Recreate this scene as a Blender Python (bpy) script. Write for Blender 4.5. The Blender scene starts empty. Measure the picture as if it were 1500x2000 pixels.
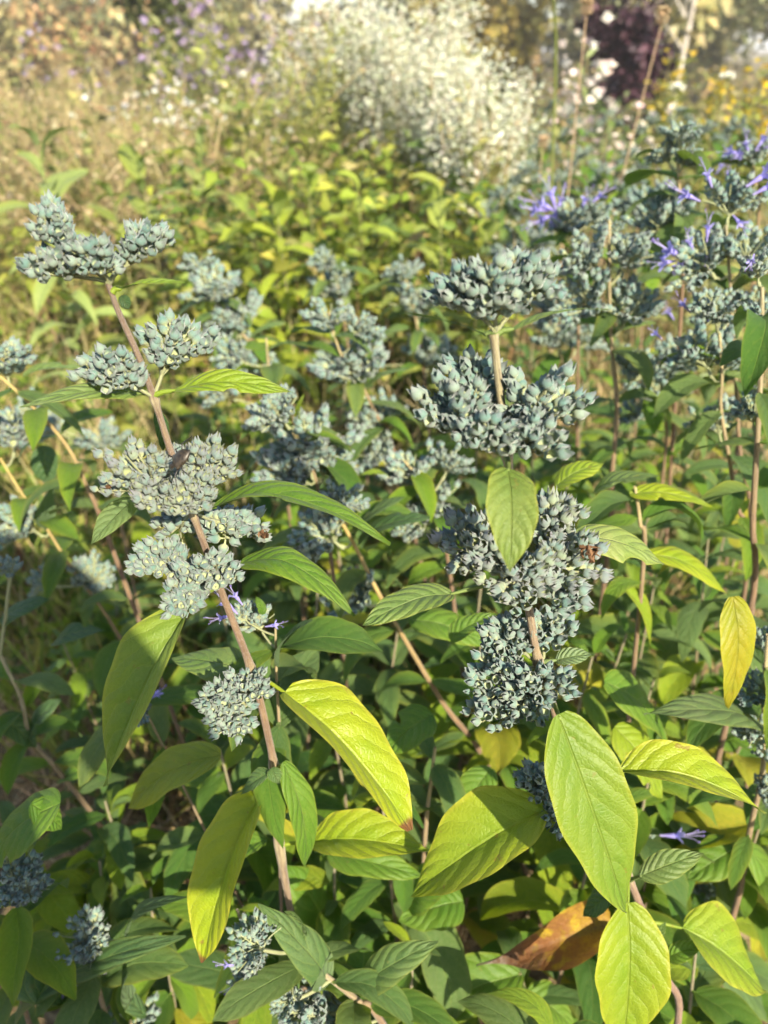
import bpy, math, random
import numpy as np
from mathutils import Vector, Matrix
random.seed(7); RNG = np.random.default_rng(7)
SC = bpy.context.scene
COL = SC.collection

# ------------------------------------------------------------------ camera
F_PX = 1570.0                      # focal length in pixels of the 1500 x 2000 photograph
PITCH = math.radians(30)
CAM = np.array([0.0, 0.0, 1.15])
FW = np.array([0, math.cos(PITCH), -math.sin(PITCH)])
UP = np.array([0, math.sin(PITCH), math.cos(PITCH)])
RT = np.array([1.0, 0, 0])
cam_d = bpy.data.cameras.new('camera'); cam = bpy.data.objects.new('camera', cam_d); COL.objects.link(cam)
cam.location = CAM; cam.rotation_euler = (math.radians(90) - PITCH, 0, 0)
cam_d.sensor_fit = 'VERTICAL'; cam_d.sensor_height = 36; cam_d.lens = F_PX / 2000 * 36
cam_d.clip_start = 0.02; cam_d.clip_end = 2000
cam_d.dof.use_dof = True; cam_d.dof.focus_distance = 0.47; cam_d.dof.aperture_fstop = 7.0
SC.camera = cam
# ------------------------------------------------------------------ light
SUN_EL, SUN_AZ = math.radians(33), math.radians(23)      # azimuth: to the right of straight behind the camera
w = bpy.data.worlds.new('World'); SC.world = w; w.use_nodes = True
nt = w.node_tree; bg = nt.nodes['Background']
sky = nt.nodes.new('ShaderNodeTexSky'); sky.sky_type = 'NISHITA'; sky.sun_disc = False
sky.sun_elevation = SUN_EL; sky.sun_rotation = math.pi - SUN_AZ
nt.links.new(sky.outputs[0], bg.inputs[0]); bg.inputs[1].default_value = 0.10
sd = bpy.data.lights.new('sun', 'SUN'); sd.energy = 5.0; sd.angle = math.radians(0.5); sd.color = (1, 0.885, 0.68)
sun = bpy.data.objects.new('sun', sd); COL.objects.link(sun)
travel = Vector((-math.sin(SUN_AZ) * math.cos(SUN_EL), math.cos(SUN_AZ) * math.cos(SUN_EL), -math.sin(SUN_EL)))
sun.rotation_euler = travel.to_track_quat('-Z', 'Y').to_euler(); sun.location = (3, -5, 6)
SC.view_settings.view_transform = 'Standard'; SC.view_settings.look = 'None'
SC.view_settings.exposure = 1.36; SC.view_settings.gamma = 1
SC.render.engine = 'CYCLES'
SC.cycles.max_bounces = 6; SC.cycles.use_adaptive_sampling = True; SC.cycles.adaptive_threshold = 0.025; SC.cycles.transmission_bounces = 4; SC.cycles.use_denoising = True

# ------------------------------------------------------------------ helpers
def depth_at(py, y):
    v = (1000 - py) / F_PX
    return y / (FW[1] + v * UP[1])
def P(px, py, y):
    """the point of the vertical plane at horizontal distance y that the photograph shows at (px, py)"""
    t = depth_at(py, y)
    return CAM + t * (FW + (px - 750) / F_PX * RT + (1000 - py) / F_PX * UP)
def pxm(py, y): return depth_at(py, y) / F_PX           # metres per pixel there
def nrm(a):
    a = np.asarray(a, float); return a / (np.linalg.norm(a) + 1e-12)
def camvec(r, u, t): return r * RT + u * UP - t * FW      # right, up, towards the viewer

class MB:
    def __init__(s): s.v = []; s.f = []; s.n = 0; s.c = []; s.uv = []
    def add(s, v, f, col=None, uv=None):
        v = np.asarray(v, float); s.v.append(v); s.f.append(np.asarray(f) + s.n); s.n += len(v)
        c = np.asarray(col if col is not None else (1, 1, 1), float)
        s.c.append(np.broadcast_to(c, (len(v), 3)))
        s.uv.append(np.zeros((len(v), 2)) if uv is None else np.asarray(uv, float))
    def mesh(s, name, mat, origin=(0, 0, 0), smooth=True):
        me = bpy.data.meshes.new(name)
        v = np.concatenate(s.v) - np.asarray(origin, float)
        loops = np.concatenate([f.ravel() for f in s.f]); sizes = np.concatenate([np.full(len(f), f.shape[1]) for f in s.f])
        me.vertices.add(len(v)); me.vertices.foreach_set('co', v.ravel().astype(np.float32))
        me.loops.add(len(loops)); me.loops.foreach_set('vertex_index', loops.astype(np.int32))
        me.polygons.add(len(sizes)); st = np.concatenate([[0], np.cumsum(sizes)[:-1]])
        me.polygons.foreach_set('loop_start', st.astype(np.int32)); me.polygons.foreach_set('loop_total', sizes.astype(np.int32))
        me.polygons.foreach_set('use_smooth', np.full(len(sizes), smooth))
        c = np.concatenate(s.c); c4 = np.concatenate([c, np.ones((len(c), 1))], 1)
        at = me.color_attributes.new('Col', 'FLOAT_COLOR', 'POINT'); at.data.foreach_set('color', c4.ravel().astype(np.float32))
        uvl = me.uv_layers.new(name='UVMap'); uv = np.concatenate(s.uv)[loops]; uvl.data.foreach_set('uv', uv.ravel().astype(np.float32))
        me.update(calc_edges=True)
        if mat: me.materials.append(mat)
        return me
WLOC = {}
def link(name, data, parent=None, world=(0, 0, 0)):
    o = bpy.data.objects.new(name, data); COL.objects.link(o)
    world = np.asarray(world, float)
    if parent: o.parent = parent; o.location = world - WLOC[parent.name]
    else: o.location = world
    WLOC[o.name] = world
    return o
def tag(o, label=None, cat=None, group=None, kind=None):
    if label: o['label'] = label
    if cat: o['category'] = cat
    if group: o['group'] = group
    if kind: o['kind'] = kind
    return o
def frame(z, hint=(0, 0, 1)):
    z = nrm(z); h = np.asarray(hint, float)
    if abs(np.dot(z, nrm(h))) > 0.97: h = np.array([1.0, 0.3, 0.1])
    x = nrm(np.cross(h, z)); y = np.cross(z, x); return x, y, z
def tube(mb, pts, rad, sides=7, col=None, cap=True):
    pts = np.asarray(pts, float); n = len(pts); rad = np.broadcast_to(np.asarray(rad, float), (n,))
    tan = np.gradient(pts, axis=0); x, y, _ = frame(tan[0]); V = []; UVs = []
    L = np.concatenate([[0], np.cumsum(np.linalg.norm(np.diff(pts, axis=0), axis=1))])
    for i in range(n):
        t = nrm(tan[i]); x = nrm(x - t * np.dot(x, t)); y = np.cross(t, x)
        a = np.arange(sides) / sides * 2 * math.pi
        V.append(pts[i] + rad[i] * (np.cos(a)[:, None] * x + np.sin(a)[:, None] * y))
        UVs.append(np.stack([np.arange(sides) / sides, np.full(sides, L[i])], 1))
    k = np.arange(sides); F = []
    for i in range(n - 1):
        a = i * sides + k; b = i * sides + (k + 1) % sides
        F.append(np.stack([a, b, b + sides, a + sides], 1))
    V = np.concatenate(V); UVs = np.concatenate(UVs); F = np.concatenate(F)
    c = None
    if col is not None:
        c = np.asarray(col, float)
        if c.ndim == 2: c = np.repeat(c, sides, axis=0)
    mb.add(V, F, c, UVs)
    if cap:
        m = len(V); tip = pts[-1][None] + nrm(tan[-1]) * rad[-1] * 0.6
        last = V[-sides:]; cc = None if c is None else (c if c.ndim == 1 else c[-1])
        mb.add(np.concatenate([last, tip]), np.stack([k, (k + 1) % sides, np.full(sides, sides)], 1), cc,
               np.concatenate([UVs[-sides:], UVs[-1:]]))
def curve(pts, n):
    """Catmull-Rom through the points"""
    pts = np.asarray(pts, float)
    if len(pts) == 2: return pts[0] + np.linspace(0, 1, n)[:, None] * (pts[1] - pts[0])
    q = np.concatenate([[2 * pts[0] - pts[1]], pts, [2 * pts[-1] - pts[-2]]]); out = []
    for t in np.linspace(0, len(pts) - 1 - 1e-9, n):
        i = int(t); u = t - i; a, b, c, d = q[i:i + 4]
        out.append(0.5 * (2 * b + (c - a) * u + (2 * a - 5 * b + 4 * c - d) * u * u + (3 * b - a - 3 * c + d) * u ** 3))
    return np.array(out)

# ------------------------------------------------------------------ materials
def mat_new(name):
    m = bpy.data.materials.new(name); m.use_nodes = True; t = m.node_tree
    for n in list(t.nodes): t.nodes.remove(n)
    return m, t
class NT:
    def __init__(s, t): s.t = t
    def n(s, typ, **kw):
        x = s.t.nodes.new(typ)
        for k, v in kw.items(): setattr(x, k, v)
        return x
    def val(s, sock, x):
        if hasattr(x, 'is_output') or isinstance(x, bpy.types.NodeSocket): s.t.links.new(x, sock)
        else: sock.default_value = x
    def m(s, op, a, b=None, c=None, clamp=False):
        x = s.n('ShaderNodeMath', operation=op, use_clamp=clamp); s.val(x.inputs[0], a)
        if b is not None: s.val(x.inputs[1], b)
        if c is not None: s.val(x.inputs[2], c)
        return x.outputs[0]
    def mix(s, f, a, b, mode='MIX'):
        x = s.n('ShaderNodeMix', data_type='RGBA', blend_type=mode); s.val(x.inputs[0], f)
        for i, y in ((6, a), (7, b)):
            if isinstance(y, tuple) and len(y) == 3: y = y + (1,)
            s.val(x.inputs[i], y)
        return x.outputs[2]
    def ramp(s, f, a, b, lo=0.0, hi=1.0):
        x = s.n('ShaderNodeMapRange', interpolation_type='SMOOTHSTEP'); s.val(x.inputs[0], f)
        for i, y in enumerate((a, b, lo, hi)): s.val(x.inputs[1 + i], y)
        return x.outputs[0]
    def noise(s, vec, scale, detail=3, rough=0.55):
        x = s.n('ShaderNodeTexNoise'); s.val(x.inputs['Scale'], scale); x.inputs['Detail'].default_value = detail; x.inputs['Roughness'].default_value = rough
        if vec is not None: s.val(x.inputs['Vector'], vec)
        return x.outputs[0]

def leaf_material():
    m, t = mat_new('leaf_surface'); g = NT(t)
    uv = g.n('ShaderNodeUVMap').outputs[0]; sep = g.n('ShaderNodeSeparateXYZ'); g.val(sep.inputs[0], uv)
    u, v = sep.outputs[0], sep.outputs[1]
    s = g.m('SUBTRACT', g.m('MULTIPLY', v, 2.0), 1.0); a = g.m('ABSOLUTE', s)
    inf = g.n('ShaderNodeObjectInfo'); base = inf.outputs['Color']; age = inf.outputs['Alpha']; rnd = inf.outputs['Random']
    obj = g.n('ShaderNodeTexCoord').outputs['Object']
    shift = g.n('ShaderNodeVectorMath', operation='ADD'); g.val(shift.inputs[0], obj)
    cx = g.n('ShaderNodeCombineXYZ'); g.val(cx.inputs[0], g.m('MULTIPLY', rnd, 37.0)); g.val(cx.inputs[1], g.m('MULTIPLY', rnd, 11.0)); g.val(shift.inputs[1], cx.outputs[0])
    ov = shift.outputs[0]
    wob = g.m('MULTIPLY', g.m('SUBTRACT', g.noise(ov, 60), 0.5), 1.0)
    ph = g.m('ADD', g.m('SUBTRACT', g.m('MULTIPLY', g.m('POWER', u, 0.85), 7.0), g.m('MULTIPLY', g.m('POWER', a, 1.4), 1.9)), wob)
    ph = g.m('ADD', ph, g.m('MULTIPLY', g.m('GREATER_THAN', s, 0.0), 0.35))
    fr = g.m('ABSOLUTE', g.m('SUBTRACT', g.m('FRACT', ph), 0.5))            # 0.5 on a lateral vein
    lat = g.ramp(fr, 0.40, 0.5)
    mid = g.ramp(a, 0.0, 0.06, 1.0, 0.0)
    vor = g.n('ShaderNodeTexVoronoi', feature='DISTANCE_TO_EDGE'); vor.inputs['Scale'].default_value = 330
    g.val(vor.inputs['Vector'], ov)
    ret = g.ramp(vor.outputs[0], 0.0, 0.22, 1.0, 0.0)
    vein = g.m('MAXIMUM', g.m('MAXIMUM', g.m('MULTIPLY', lat, 0.75), mid), g.m('MULTIPLY', ret, 0.28))
    edge = g.ramp(a, 0.86, 1.0)
    # colour: mottled base, lighter veins, yellow rim and dry tip with age
    nz = g.noise(ov, 34, 4); nz2 = g.noise(ov, 140, 3)
    c = g.mix(g.ramp(nz, 0.3, 0.7), base, g.mix(1.0, base, (0.66, 0.84, 0.62), 'MULTIPLY'))
    c = g.mix(g.m('MULTIPLY', g.ramp(nz2, 0.45, 0.75), 0.22), c, g.mix(1.0, base, (1.35, 1.25, 0.8), 'MULTIPLY'))
    yel = g.m('MULTIPLY', age, g.m('ADD', 0.25, g.m('MULTIPLY', g.ramp(g.m('ADD', a, g.m('MULTIPLY', nz, 0.6)), 0.5, 1.25), 0.75)))
    c = g.mix(yel, c, (0.31, 0.34, 0.014))
    c = g.mix(g.m('MULTIPLY', vein, 0.40), c, g.mix(0.5, c, (0.36, 0.43, 0.09)))
    c = g.mix(g.m('MULTIPLY', edge, g.m('ADD', 0.10, g.m('MULTIPLY', age, 0.55))), c, (0.48, 0.42, 0.05))
    tipn = g.m('ADD', u, g.m('MULTIPLY', g.m('SUBTRACT', nz, 0.5), 0.25))
    c = g.mix(g.m('MULTIPLY', g.ramp(tipn, 0.92, 0.97), g.m('GREATER_THAN', age, 0.62)), c, (0.16, 0.075, 0.028))
    spots = g.ramp(g.noise(ov, 120, 3), 0.67, 0.71)
    c = g.mix(g.m('MULTIPLY', spots, g.m('ADD', 0.15, g.m('MULTIPLY', age, 0.8))), c, (0.20, 0.12, 0.03))
    back = g.n('ShaderNodeNewGeometry').outputs['Backfacing']
    c = g.mix(g.m('MULTIPLY', back, 0.4), c, (0.17, 0.24, 0.13))
    # relief: puffed between the veins
    puff = g.m('SUBTRACT', g.m('MULTIPLY', g.m('POWER', g.m('SUBTRACT', 1.0, g.m('MULTIPLY', fr, 2.0), clamp=True), 0.6), 1.0), g.m('MULTIPLY', mid, 1.2))
    hgt = g.m('ADD', g.m('MULTIPLY', puff, 0.0009), g.m('MULTIPLY', g.m('SUBTRACT', 1.0, ret), 0.00017))
    hgt = g.m('ADD', hgt, g.m('MULTIPLY', g.noise(ov, 900, 2), 0.00012))
    bp = g.n('ShaderNodeBump'); bp.inputs['Strength'].default_value = 0.8; bp.inputs['Distance'].default_value = 1.0; g.val(bp.inputs['Height'], hgt)
    b = g.n('ShaderNodeBsdfPrincipled'); g.val(b.inputs['Base Color'], c); g.val(b.inputs['Normal'], bp.outputs[0])
    g.val(b.inputs['Roughness'], g.m('SUBTRACT', g.m('ADD', 0.46, g.m('MULTIPLY', nz2, 0.2)), g.m('MULTIPLY', age, 0.16))); b.inputs['Specular IOR Level'].default_value = 0.38
    b.inputs['Sheen Weight'].default_value = 0.03; b.inputs['Sheen Roughness'].default_value = 0.5
    tr = g.n('ShaderNodeBsdfTranslucent'); g.val(tr.inputs[0], g.mix(1.0, c, (1.5, 1.5, 0.45), 'MULTIPLY')); g.val(tr.inputs[1], bp.outputs[0])
    mx = g.n('ShaderNodeMixShader'); mx.inputs[0].default_value = 0.33
    t.links.new(b.outputs[0], mx.inputs[1]); t.links.new(tr.outputs[0], mx.inputs[2])
    o = g.n('ShaderNodeOutputMaterial'); t.links.new(mx.outputs[0], o.inputs[0])
    return m
def simple_mat(name, colfn, rough=0.6, sheen=0.0, bump=None, trans=0.0, spec=0.4):
    m, t = mat_new(name); g = NT(t)
    c, h = colfn(g)
    b = g.n('ShaderNodeBsdfPrincipled'); g.val(b.inputs['Base Color'], c if not isinstance(c, tuple) else c + (1,))
    b.inputs['Roughness'].default_value = rough; b.inputs['Sheen Weight'].default_value = sheen; b.inputs['Specular IOR Level'].default_value = spec
    if h is not None:
        bp = g.n('ShaderNodeBump'); bp.inputs['Distance'].default_value = bump; g.val(bp.inputs['Height'], h); g.val(b.inputs['Normal'], bp.outputs[0])
    out = b.outputs[0]
    if trans:
        tr = g.n('ShaderNodeBsdfTranslucent'); g.val(tr.inputs[0], c if not isinstance(c, tuple) else c + (1,))
        mx = g.n('ShaderNodeMixShader'); mx.inputs[0].default_value = trans; t.links.new(out, mx.inputs[1]); t.links.new(tr.outputs[0], mx.inputs[2]); out = mx.outputs[0]
    o = g.n('ShaderNodeOutputMaterial'); t.links.new(out, o.inputs[0]); return m
def objc(g): return g.n('ShaderNodeTexCoord').outputs['Object']
def vcol(g): return g.n('ShaderNodeVertexColor', layer_name='Col').outputs[0]
def calyx_cols(g):
    uv = g.n('ShaderNodeUVMap').outputs[0]; sep = g.n('ShaderNodeSeparateXYZ'); g.val(sep.inputs[0], uv); h = sep.outputs[1]
    oc = objc(g); rnd = g.n('ShaderNodeObjectInfo').outputs['Random']
    ad = g.n('ShaderNodeVectorMath', operation='ADD'); g.val(ad.inputs[0], oc); cx = g.n('ShaderNodeCombineXYZ'); g.val(cx.inputs[0], g.m('MULTIPLY', rnd, 9.0)); g.val(ad.inputs[1], cx.outputs[0])
    nz = g.noise(ad.outputs[0], 1.1, 3); fz = g.noise(ad.outputs[0], 26.0, 2)
    body = g.mix(g.ramp(nz, 0.3, 0.7), (0.095, 0.185, 0.165), (0.190, 0.255, 0.205))
    body = g.mix(g.m('MULTIPLY', rnd, 0.45), body, (0.20, 0.20, 0.205))
    hs = g.m('FRACT', g.m('MULTIPLY', rnd, 17.3)); body = g.mix(g.ramp(hs, 0.6, 1.0, 0.0, 0.5), body, (0.27, 0.31, 0.16)); body = g.mix(g.ramp(hs, 0.25, 0.0, 0.0, 0.45), body, (0.17, 0.16, 0.20))
    c = g.mix(g.ramp(h, 0.02, 0.38, 1.0, 0.0), body, (0.40, 0.44, 0.22))
    c = g.mix(g.m('MULTIPLY', g.ramp(h, 0.55, 1.05), 0.75), c, (0.185, 0.165, 0.200))
    c = g.mix(g.m('MULTIPLY', g.ramp(fz, 0.45, 0.75), 0.25), c, (0.28, 0.33, 0.29))
    inner = g.n('ShaderNodeNewGeometry').outputs['Backfacing']
    c = g.mix(g.m('MULTIPLY', inner, 0.6), c, (0.26, 0.30, 0.13))
    return c, fz
def calyx_joined(g):
    oc = objc(g); fz = g.noise(oc, 2200.0, 2)
    c = g.mix(g.m('MULTIPLY', g.ramp(fz, 0.45, 0.75), 0.25), vcol(g), (0.32, 0.36, 0.31)); return c, None
def stem_cols(g):
    uv = g.n('ShaderNodeUVMap').outputs[0]; mp = g.n('ShaderNodeMapping'); mp.inputs['Scale'].default_value = (14, 40, 1); g.val(mp.inputs[0], uv)
    st = g.noise(mp.outputs[0], 1.0, 4, 0.65); oc = objc(g); fz = g.noise(oc, 1500, 2); big = g.noise(oc, 60, 3)
    base = vcol(g)
    c = g.mix(g.m('MULTIPLY', g.ramp(st, 0.4, 0.65), 0.95), base, g.mix(1.0, base, (0.55, 0.48, 0.50), 'MULTIPLY'))
    c = g.mix(g.m('MULTIPLY', g.ramp(big, 0.5, 0.7), 0.4), c, g.mix(1.0, base, (1.25, 1.3, 1.1), 'MULTIPLY'))
    c = g.mix(g.m('MULTIPLY', g.ramp(fz, 0.5, 0.75), 0.35), c, (0.42, 0.40, 0.36))
    return c, g.m('ADD', st, g.m('MULTIPLY', fz, 0.5))
def veg_cols(g):
    return vcol(g), None
def soil_cols(g):
    oc = objc(g); a = g.noise(oc, 3, 5); b = g.noise(oc, 26, 5, 0.7); d = g.noise(oc, 0.5, 3)
    c = g.mix(g.ramp(a, 0.35, 0.65), (0.085, 0.060, 0.034), (0.19, 0.145, 0.075)); c = g.mix(g.ramp(b, 0.5, 0.68), c, (0.29, 0.225, 0.12))
    far = g.mix(g.ramp(g.noise(oc, 0.9, 4), 0.4, 0.62), (0.12, 0.12, 0.035), (0.24, 0.18, 0.085))
    c = g.mix(g.ramp(d, 0.45, 0.6), c, far)
    return c, g.m('ADD', g.m('MULTIPLY', a, 1.0), g.m('MULTIPLY', b, 0.3))
def const(c): return lambda g: (c, None)
def mottled(c1, c2, s): return lambda g: (g.mix(g.ramp(g.noise(objc(g), s, 4), 0.35, 0.65), c1, c2), None)
M_LEAF = leaf_material()
M_CAL = simple_mat('calyx_felt', calyx_cols, 0.75, 0.3, 0.00025, 0.12, 0.25)
M_CALJ = simple_mat('calyx_felt_far', calyx_joined, 0.8, 0.3, None, 0.1, 0.2)
M_STEM = simple_mat('stem_bark', stem_cols, 0.78, 0.15, 0.0008, 0, 0.25)
M_VEG = simple_mat('meadow_growth', veg_cols, 0.55, 0.0, None, 0.35, 0.35)
M_DRY = simple_mat('dry_growth', veg_cols, 0.8, 0.0, None, 0.1, 0.15)
M_FLOW = simple_mat('blue_petal', veg_cols, 0.55, 0.2, None, 0.35, 0.2)
M_SOIL = simple_mat('meadow_soil', soil_cols, 0.95, 0, 0.05, 0, 0.1)
M_BARK = simple_mat('tree_bark', mottled((0.09, 0.075, 0.06), (0.22, 0.19, 0.16), 8), 0.9)
def dry_leaf_cols(g):
    uv = g.n('ShaderNodeUVMap').outputs[0]; sep = g.n('ShaderNodeSeparateXYZ'); g.val(sep.inputs[0], uv); oc = objc(g); nz = g.noise(oc, 55, 4); n2 = g.noise(oc, 300, 3)
    t = g.m('ADD', sep.outputs[0], g.m('MULTIPLY', g.m('SUBTRACT', nz, 0.5), 0.7))
    c = g.mix(g.ramp(t, 0.1, 0.5), (0.28, 0.17, 0.02), (0.20, 0.085, 0.028)); c = g.mix(g.ramp(t, 0.48, 0.62), c, (0.13, 0.068, 0.035)); c = g.mix(g.ramp(t, 0.75, 0.95), c, (0.26, 0.22, 0.18))
    c = g.mix(g.ramp(g.noise(oc, 75, 3), 0.5, 0.6), c, g.mix(g.ramp(t, 0.4, 0.7), (0.36, 0.25, 0.02), (0.10, 0.05, 0.03)))
    return g.mix(g.m('MULTIPLY', g.ramp(n2, 0.45, 0.65), 0.5), c, (0.14, 0.06, 0.02)), g.m('ADD', nz, g.m('MULTIPLY', n2, 0.3))
M_DRYLEAF = simple_mat('withered_leaf', dry_leaf_cols, 0.6, 0, 0.004, 0.25, 0.35)
M_BUG = simple_mat('bug_shell', mottled((0.010, 0.008, 0.006), (0.045, 0.034, 0.022), 900), 0.45, 0, None, 0, 0.5)
M_BUGD = simple_mat('bug_leg', const((0.012, 0.010, 0.009)), 0.4)
M_CLOTH = simple_mat('cloth', mottled((0.05, 0.06, 0.09), (0.07, 0.08, 0.12), 30), 0.9)
M_SKIN = simple_mat('skin', const((0.45, 0.28, 0.2)), 0.5)

# ------------------------------------------------------------------ leaf geometry
def leaf_grid(mb, pts, width, side0, fold=0.5, curl=0.0, nu=30, ns=10, puff=0.0, seed=0, a=0.60, b=1.05, twist=0.0, teeth=0.0, bite=None):
    """a leaf blade along the midrib pts; side0 = normal hint of the upper face; fold lifts both halves towards the upper face"""
    r = np.random.default_rng(seed); mid = curve(pts, nu); tan = np.gradient(mid, axis=0)
    us = np.linspace(0, 1, nu); ss = np.linspace(-1, 1, ns + 1)
    prof = (us + 0.012) ** a * (1.006 - us) ** b; prof /= prof.max()
    Lm = np.linalg.norm(np.diff(mid, axis=0), axis=1).sum()
    V = np.zeros((nu, ns + 1, 3)); UVs = np.zeros((nu, ns + 1, 2)); ph = r.uniform(0, 6, 4)
    for i, u in enumerate(us):
        t = nrm(tan[i]); N = np.asarray(side0, float)
        if twist:
            an = twist * (u - 0.3); s_ = np.cross(t, N); N = N * math.cos(an) + s_ * math.sin(an)
        N = nrm(N - t * np.dot(N, t)); S = np.cross(t, N)
        for j, s in enumerate(ss):
            sg = np.sign(s); q = abs(s)
            ed = 1 + 0.05 * math.sin(9 * u + ph[0] + sg) + 0.03 * math.sin(23 * u + ph[1] * sg)
            if teeth: ed += teeth * (((u * 11 + ph[3]) % 1.0) - 0.5)
            if bite and sg == bite[1] and abs(u - bite[0]) < bite[2]: ed *= 1 - 0.45 * math.sqrt(1 - ((u - bite[0]) / bite[2]) ** 2)
            hw = width * 0.5 * prof[i] * ed
            an = fold * (1 - 0.35 * u) + curl * q
            off = S * (sg * q * hw * math.cos(an)) + N * (q * hw * math.sin(an))
            wv = 0.05 * width * math.sin(6.5 * u + ph[2] + 1.3 * sg) * q * q
            f = u ** 0.85 * 7 - q ** 1.4 * 1.9 + (0.35 if s > 0 else 0)
            pf = 0.8 * puff * width * (abs(math.sin(math.pi * f)) ** 0.7 - 0.5) * min(1, q * 4) * (1 - q ** 3) * min(1, prof[i] * 1.5)
            V[i, j] = mid[i] + off + N * (wv + pf); UVs[i, j] = (u, (s + 1) / 2)
    idx = np.arange(nu * (ns + 1)).reshape(nu, ns + 1)
    Fc = np.stack([idx[:-1, :-1].ravel(), idx[:-1, 1:].ravel(), idx[1:, 1:].ravel(), idx[1:, :-1].ravel()], 1)
    mb.add(V.reshape(-1, 3), Fc, None, UVs.reshape(-1, 2))

# shared blades, 1 unit long, along +Y with upper face +Z
LEAFS = []
for k in range(22):
    r = random.Random(k); wd = r.uniform(0.27, 0.48); dr = r.uniform(0.05, 0.45); lift = r.uniform(-0.05, 0.18)
    mb = MB(); bend = r.uniform(-0.1, 0.1)
    tube(mb, [(0, -0.10, -0.02), (0, 0.03, 0.0)], [0.016, 0.012], 5)
    mb.uv[-1][:] = (0.3, 0.5); mb.uv[0][:] = (0.3, 0.5)
    leaf_grid(mb, [(0, 0, 0), (bend, 0.36, lift), (bend * 0.7, 0.72, lift - dr * 0.35), (0, 1.0 - dr * 0.2, lift - dr)], wd, (0, 0, 1),
              r.uniform(0.08, 0.6), r.uniform(-0.3, 0.25), 22, 8, 0.018, k, twist=r.uniform(-0.9, 0.9), teeth=r.choice((0, 0.05)))
    LEAFS.append(mb.mesh('leaf_blade', M_LEAF))
GREENS = [(0.052, 0.138, 0.014), (0.075, 0.175, 0.014), (0.118, 0.225, 0.011), (0.070, 0.145, 0.042), (0.170, 0.260, 0.009), (0.225, 0.295, 0.008), (0.115, 0.185, 0.058)]
def set_leaf_col(o, c, age): o.color = (c[0], c[1], c[2], age)
def place_leaf(parent, base, direction, up, size, c, age, k=None, name='leaf'):
    me = LEAFS[random.randrange(len(LEAFS)) if k is None else k % len(LEAFS)]
    o = link(name, me, parent, base)
    d = nrm(direction); x = nrm(np.cross(d, up)); z = np.cross(x, d)
    R = Matrix(((x[0], d[0], z[0]), (x[1], d[1], z[1]), (x[2], d[2], z[2])))
    o.rotation_mode = 'QUATERNION'; o.rotation_quaternion = R.to_quaternion(); o.scale = (size,) * 3
    set_leaf_col(o, c, age); return o

# ------------------------------------------------------------------ calyx, flower, cluster
def calyx_geo(op, seed, segs=10):
    r = np.random.default_rng(seed)
    prof = [(-0.42, 0.07), (-0.10, 0.08), (0.0, 0.14), (0.10, 0.33), (0.27, 0.47), (0.48, 0.47 + 0.03 * op), (0.66, 0.38 + 0.10 * op)]
    V = []; UVs = []
    for z, rad in prof:
        for k in range(segs):
            a = 2 * math.pi * k / segs; rr = rad * (1 + 0.13 * math.cos(5 * a) * min(1, max(0, z * 3)))
            V.append((rr * math.cos(a), rr * math.sin(a), z)); UVs.append((k / segs, max(0, z) / 1.1))
    F = []; n = len(prof)
    for i in range(n - 1):
        for k in range(segs): F.append((i * segs + k, i * segs + (k + 1) % segs, (i + 1) * segs + (k + 1) % segs, (i + 1) * segs + k))
    T = []; b0 = (n - 1) * segs
    for k in range(0, segs, 2):
        a = 2 * math.pi * k / segs; tl = 1.15 + r.uniform(-0.09, 0.12); tr = 0.12 + 0.36 * op + r.uniform(-0.05, 0.10)
        m = len(V); V.append(((0.28 + 0.18 * op) * math.cos(a), (0.28 + 0.18 * op) * math.sin(a), 0.80)); UVs.append((k / segs, 0.8))
        V.append((tr * math.cos(a + 0.1), tr * math.sin(a + 0.1), tl)); UVs.append((k / segs, 1.0))
        p, q, s = b0 + (k - 1) % segs, b0 + k, b0 + (k + 1) % segs
        T += [(p, q, m), (q, s, m), (p, m, m + 1), (m, s, m + 1)]
    V = np.array(V); UVs = np.array(UVs); F = np.array(F); T = np.array(T)
    return V, F, T, UVs
CAL_G = [calyx_geo(op, i) for i, op in enumerate((0.0, 0.15, 0.3, 0.5, 0.8))]
CAL_M = []
for V, Fq, T, U in CAL_G:
    mb = MB(); mb.add(V, Fq, None, U); mb.f.append(T); CAL_M.append(mb.mesh('calyx', M_CAL))
CAL_LOW = [calyx_geo(op, 20 + i, 6) for i, op in enumerate((0.1, 0.35, 0.6))]
def low_calyx(mb, base, d, size, rr):
    V, Fq, T, U = CAL_LOW[rr.integers(len(CAL_LOW))]
    x, y, z = frame(d); a = rr.uniform(0, 6.28); x, y = x * math.cos(a) + y * math.sin(a), -x * math.sin(a) + y * math.cos(a)
    W = base + size * (V[:, :1] * x * 0.95 + V[:, 1:2] * y * 0.95 + (V[:, 2:] + 0.1) * z)
    h = U[:, 1:2]; t = rr.uniform(0, 1)
    body = np.array((0.095, 0.182, 0.163)) * (1 - t) + np.array((0.195, 0.254, 0.206)) * t
    c = body + (np.array((0.38, 0.42, 0.21)) - body) * np.clip(1 - h / 0.30, 0, 1)
    c = c + (np.array((0.17, 0.16, 0.19)) - c) * np.clip((h - 0.6) / 0.5, 0, 0.7)
    mb.add(W, Fq, c, U); mb.f.append(T + (mb.n - len(V)))
BRANCH_C = np.array((0.29, 0.32, 0.16))
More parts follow.
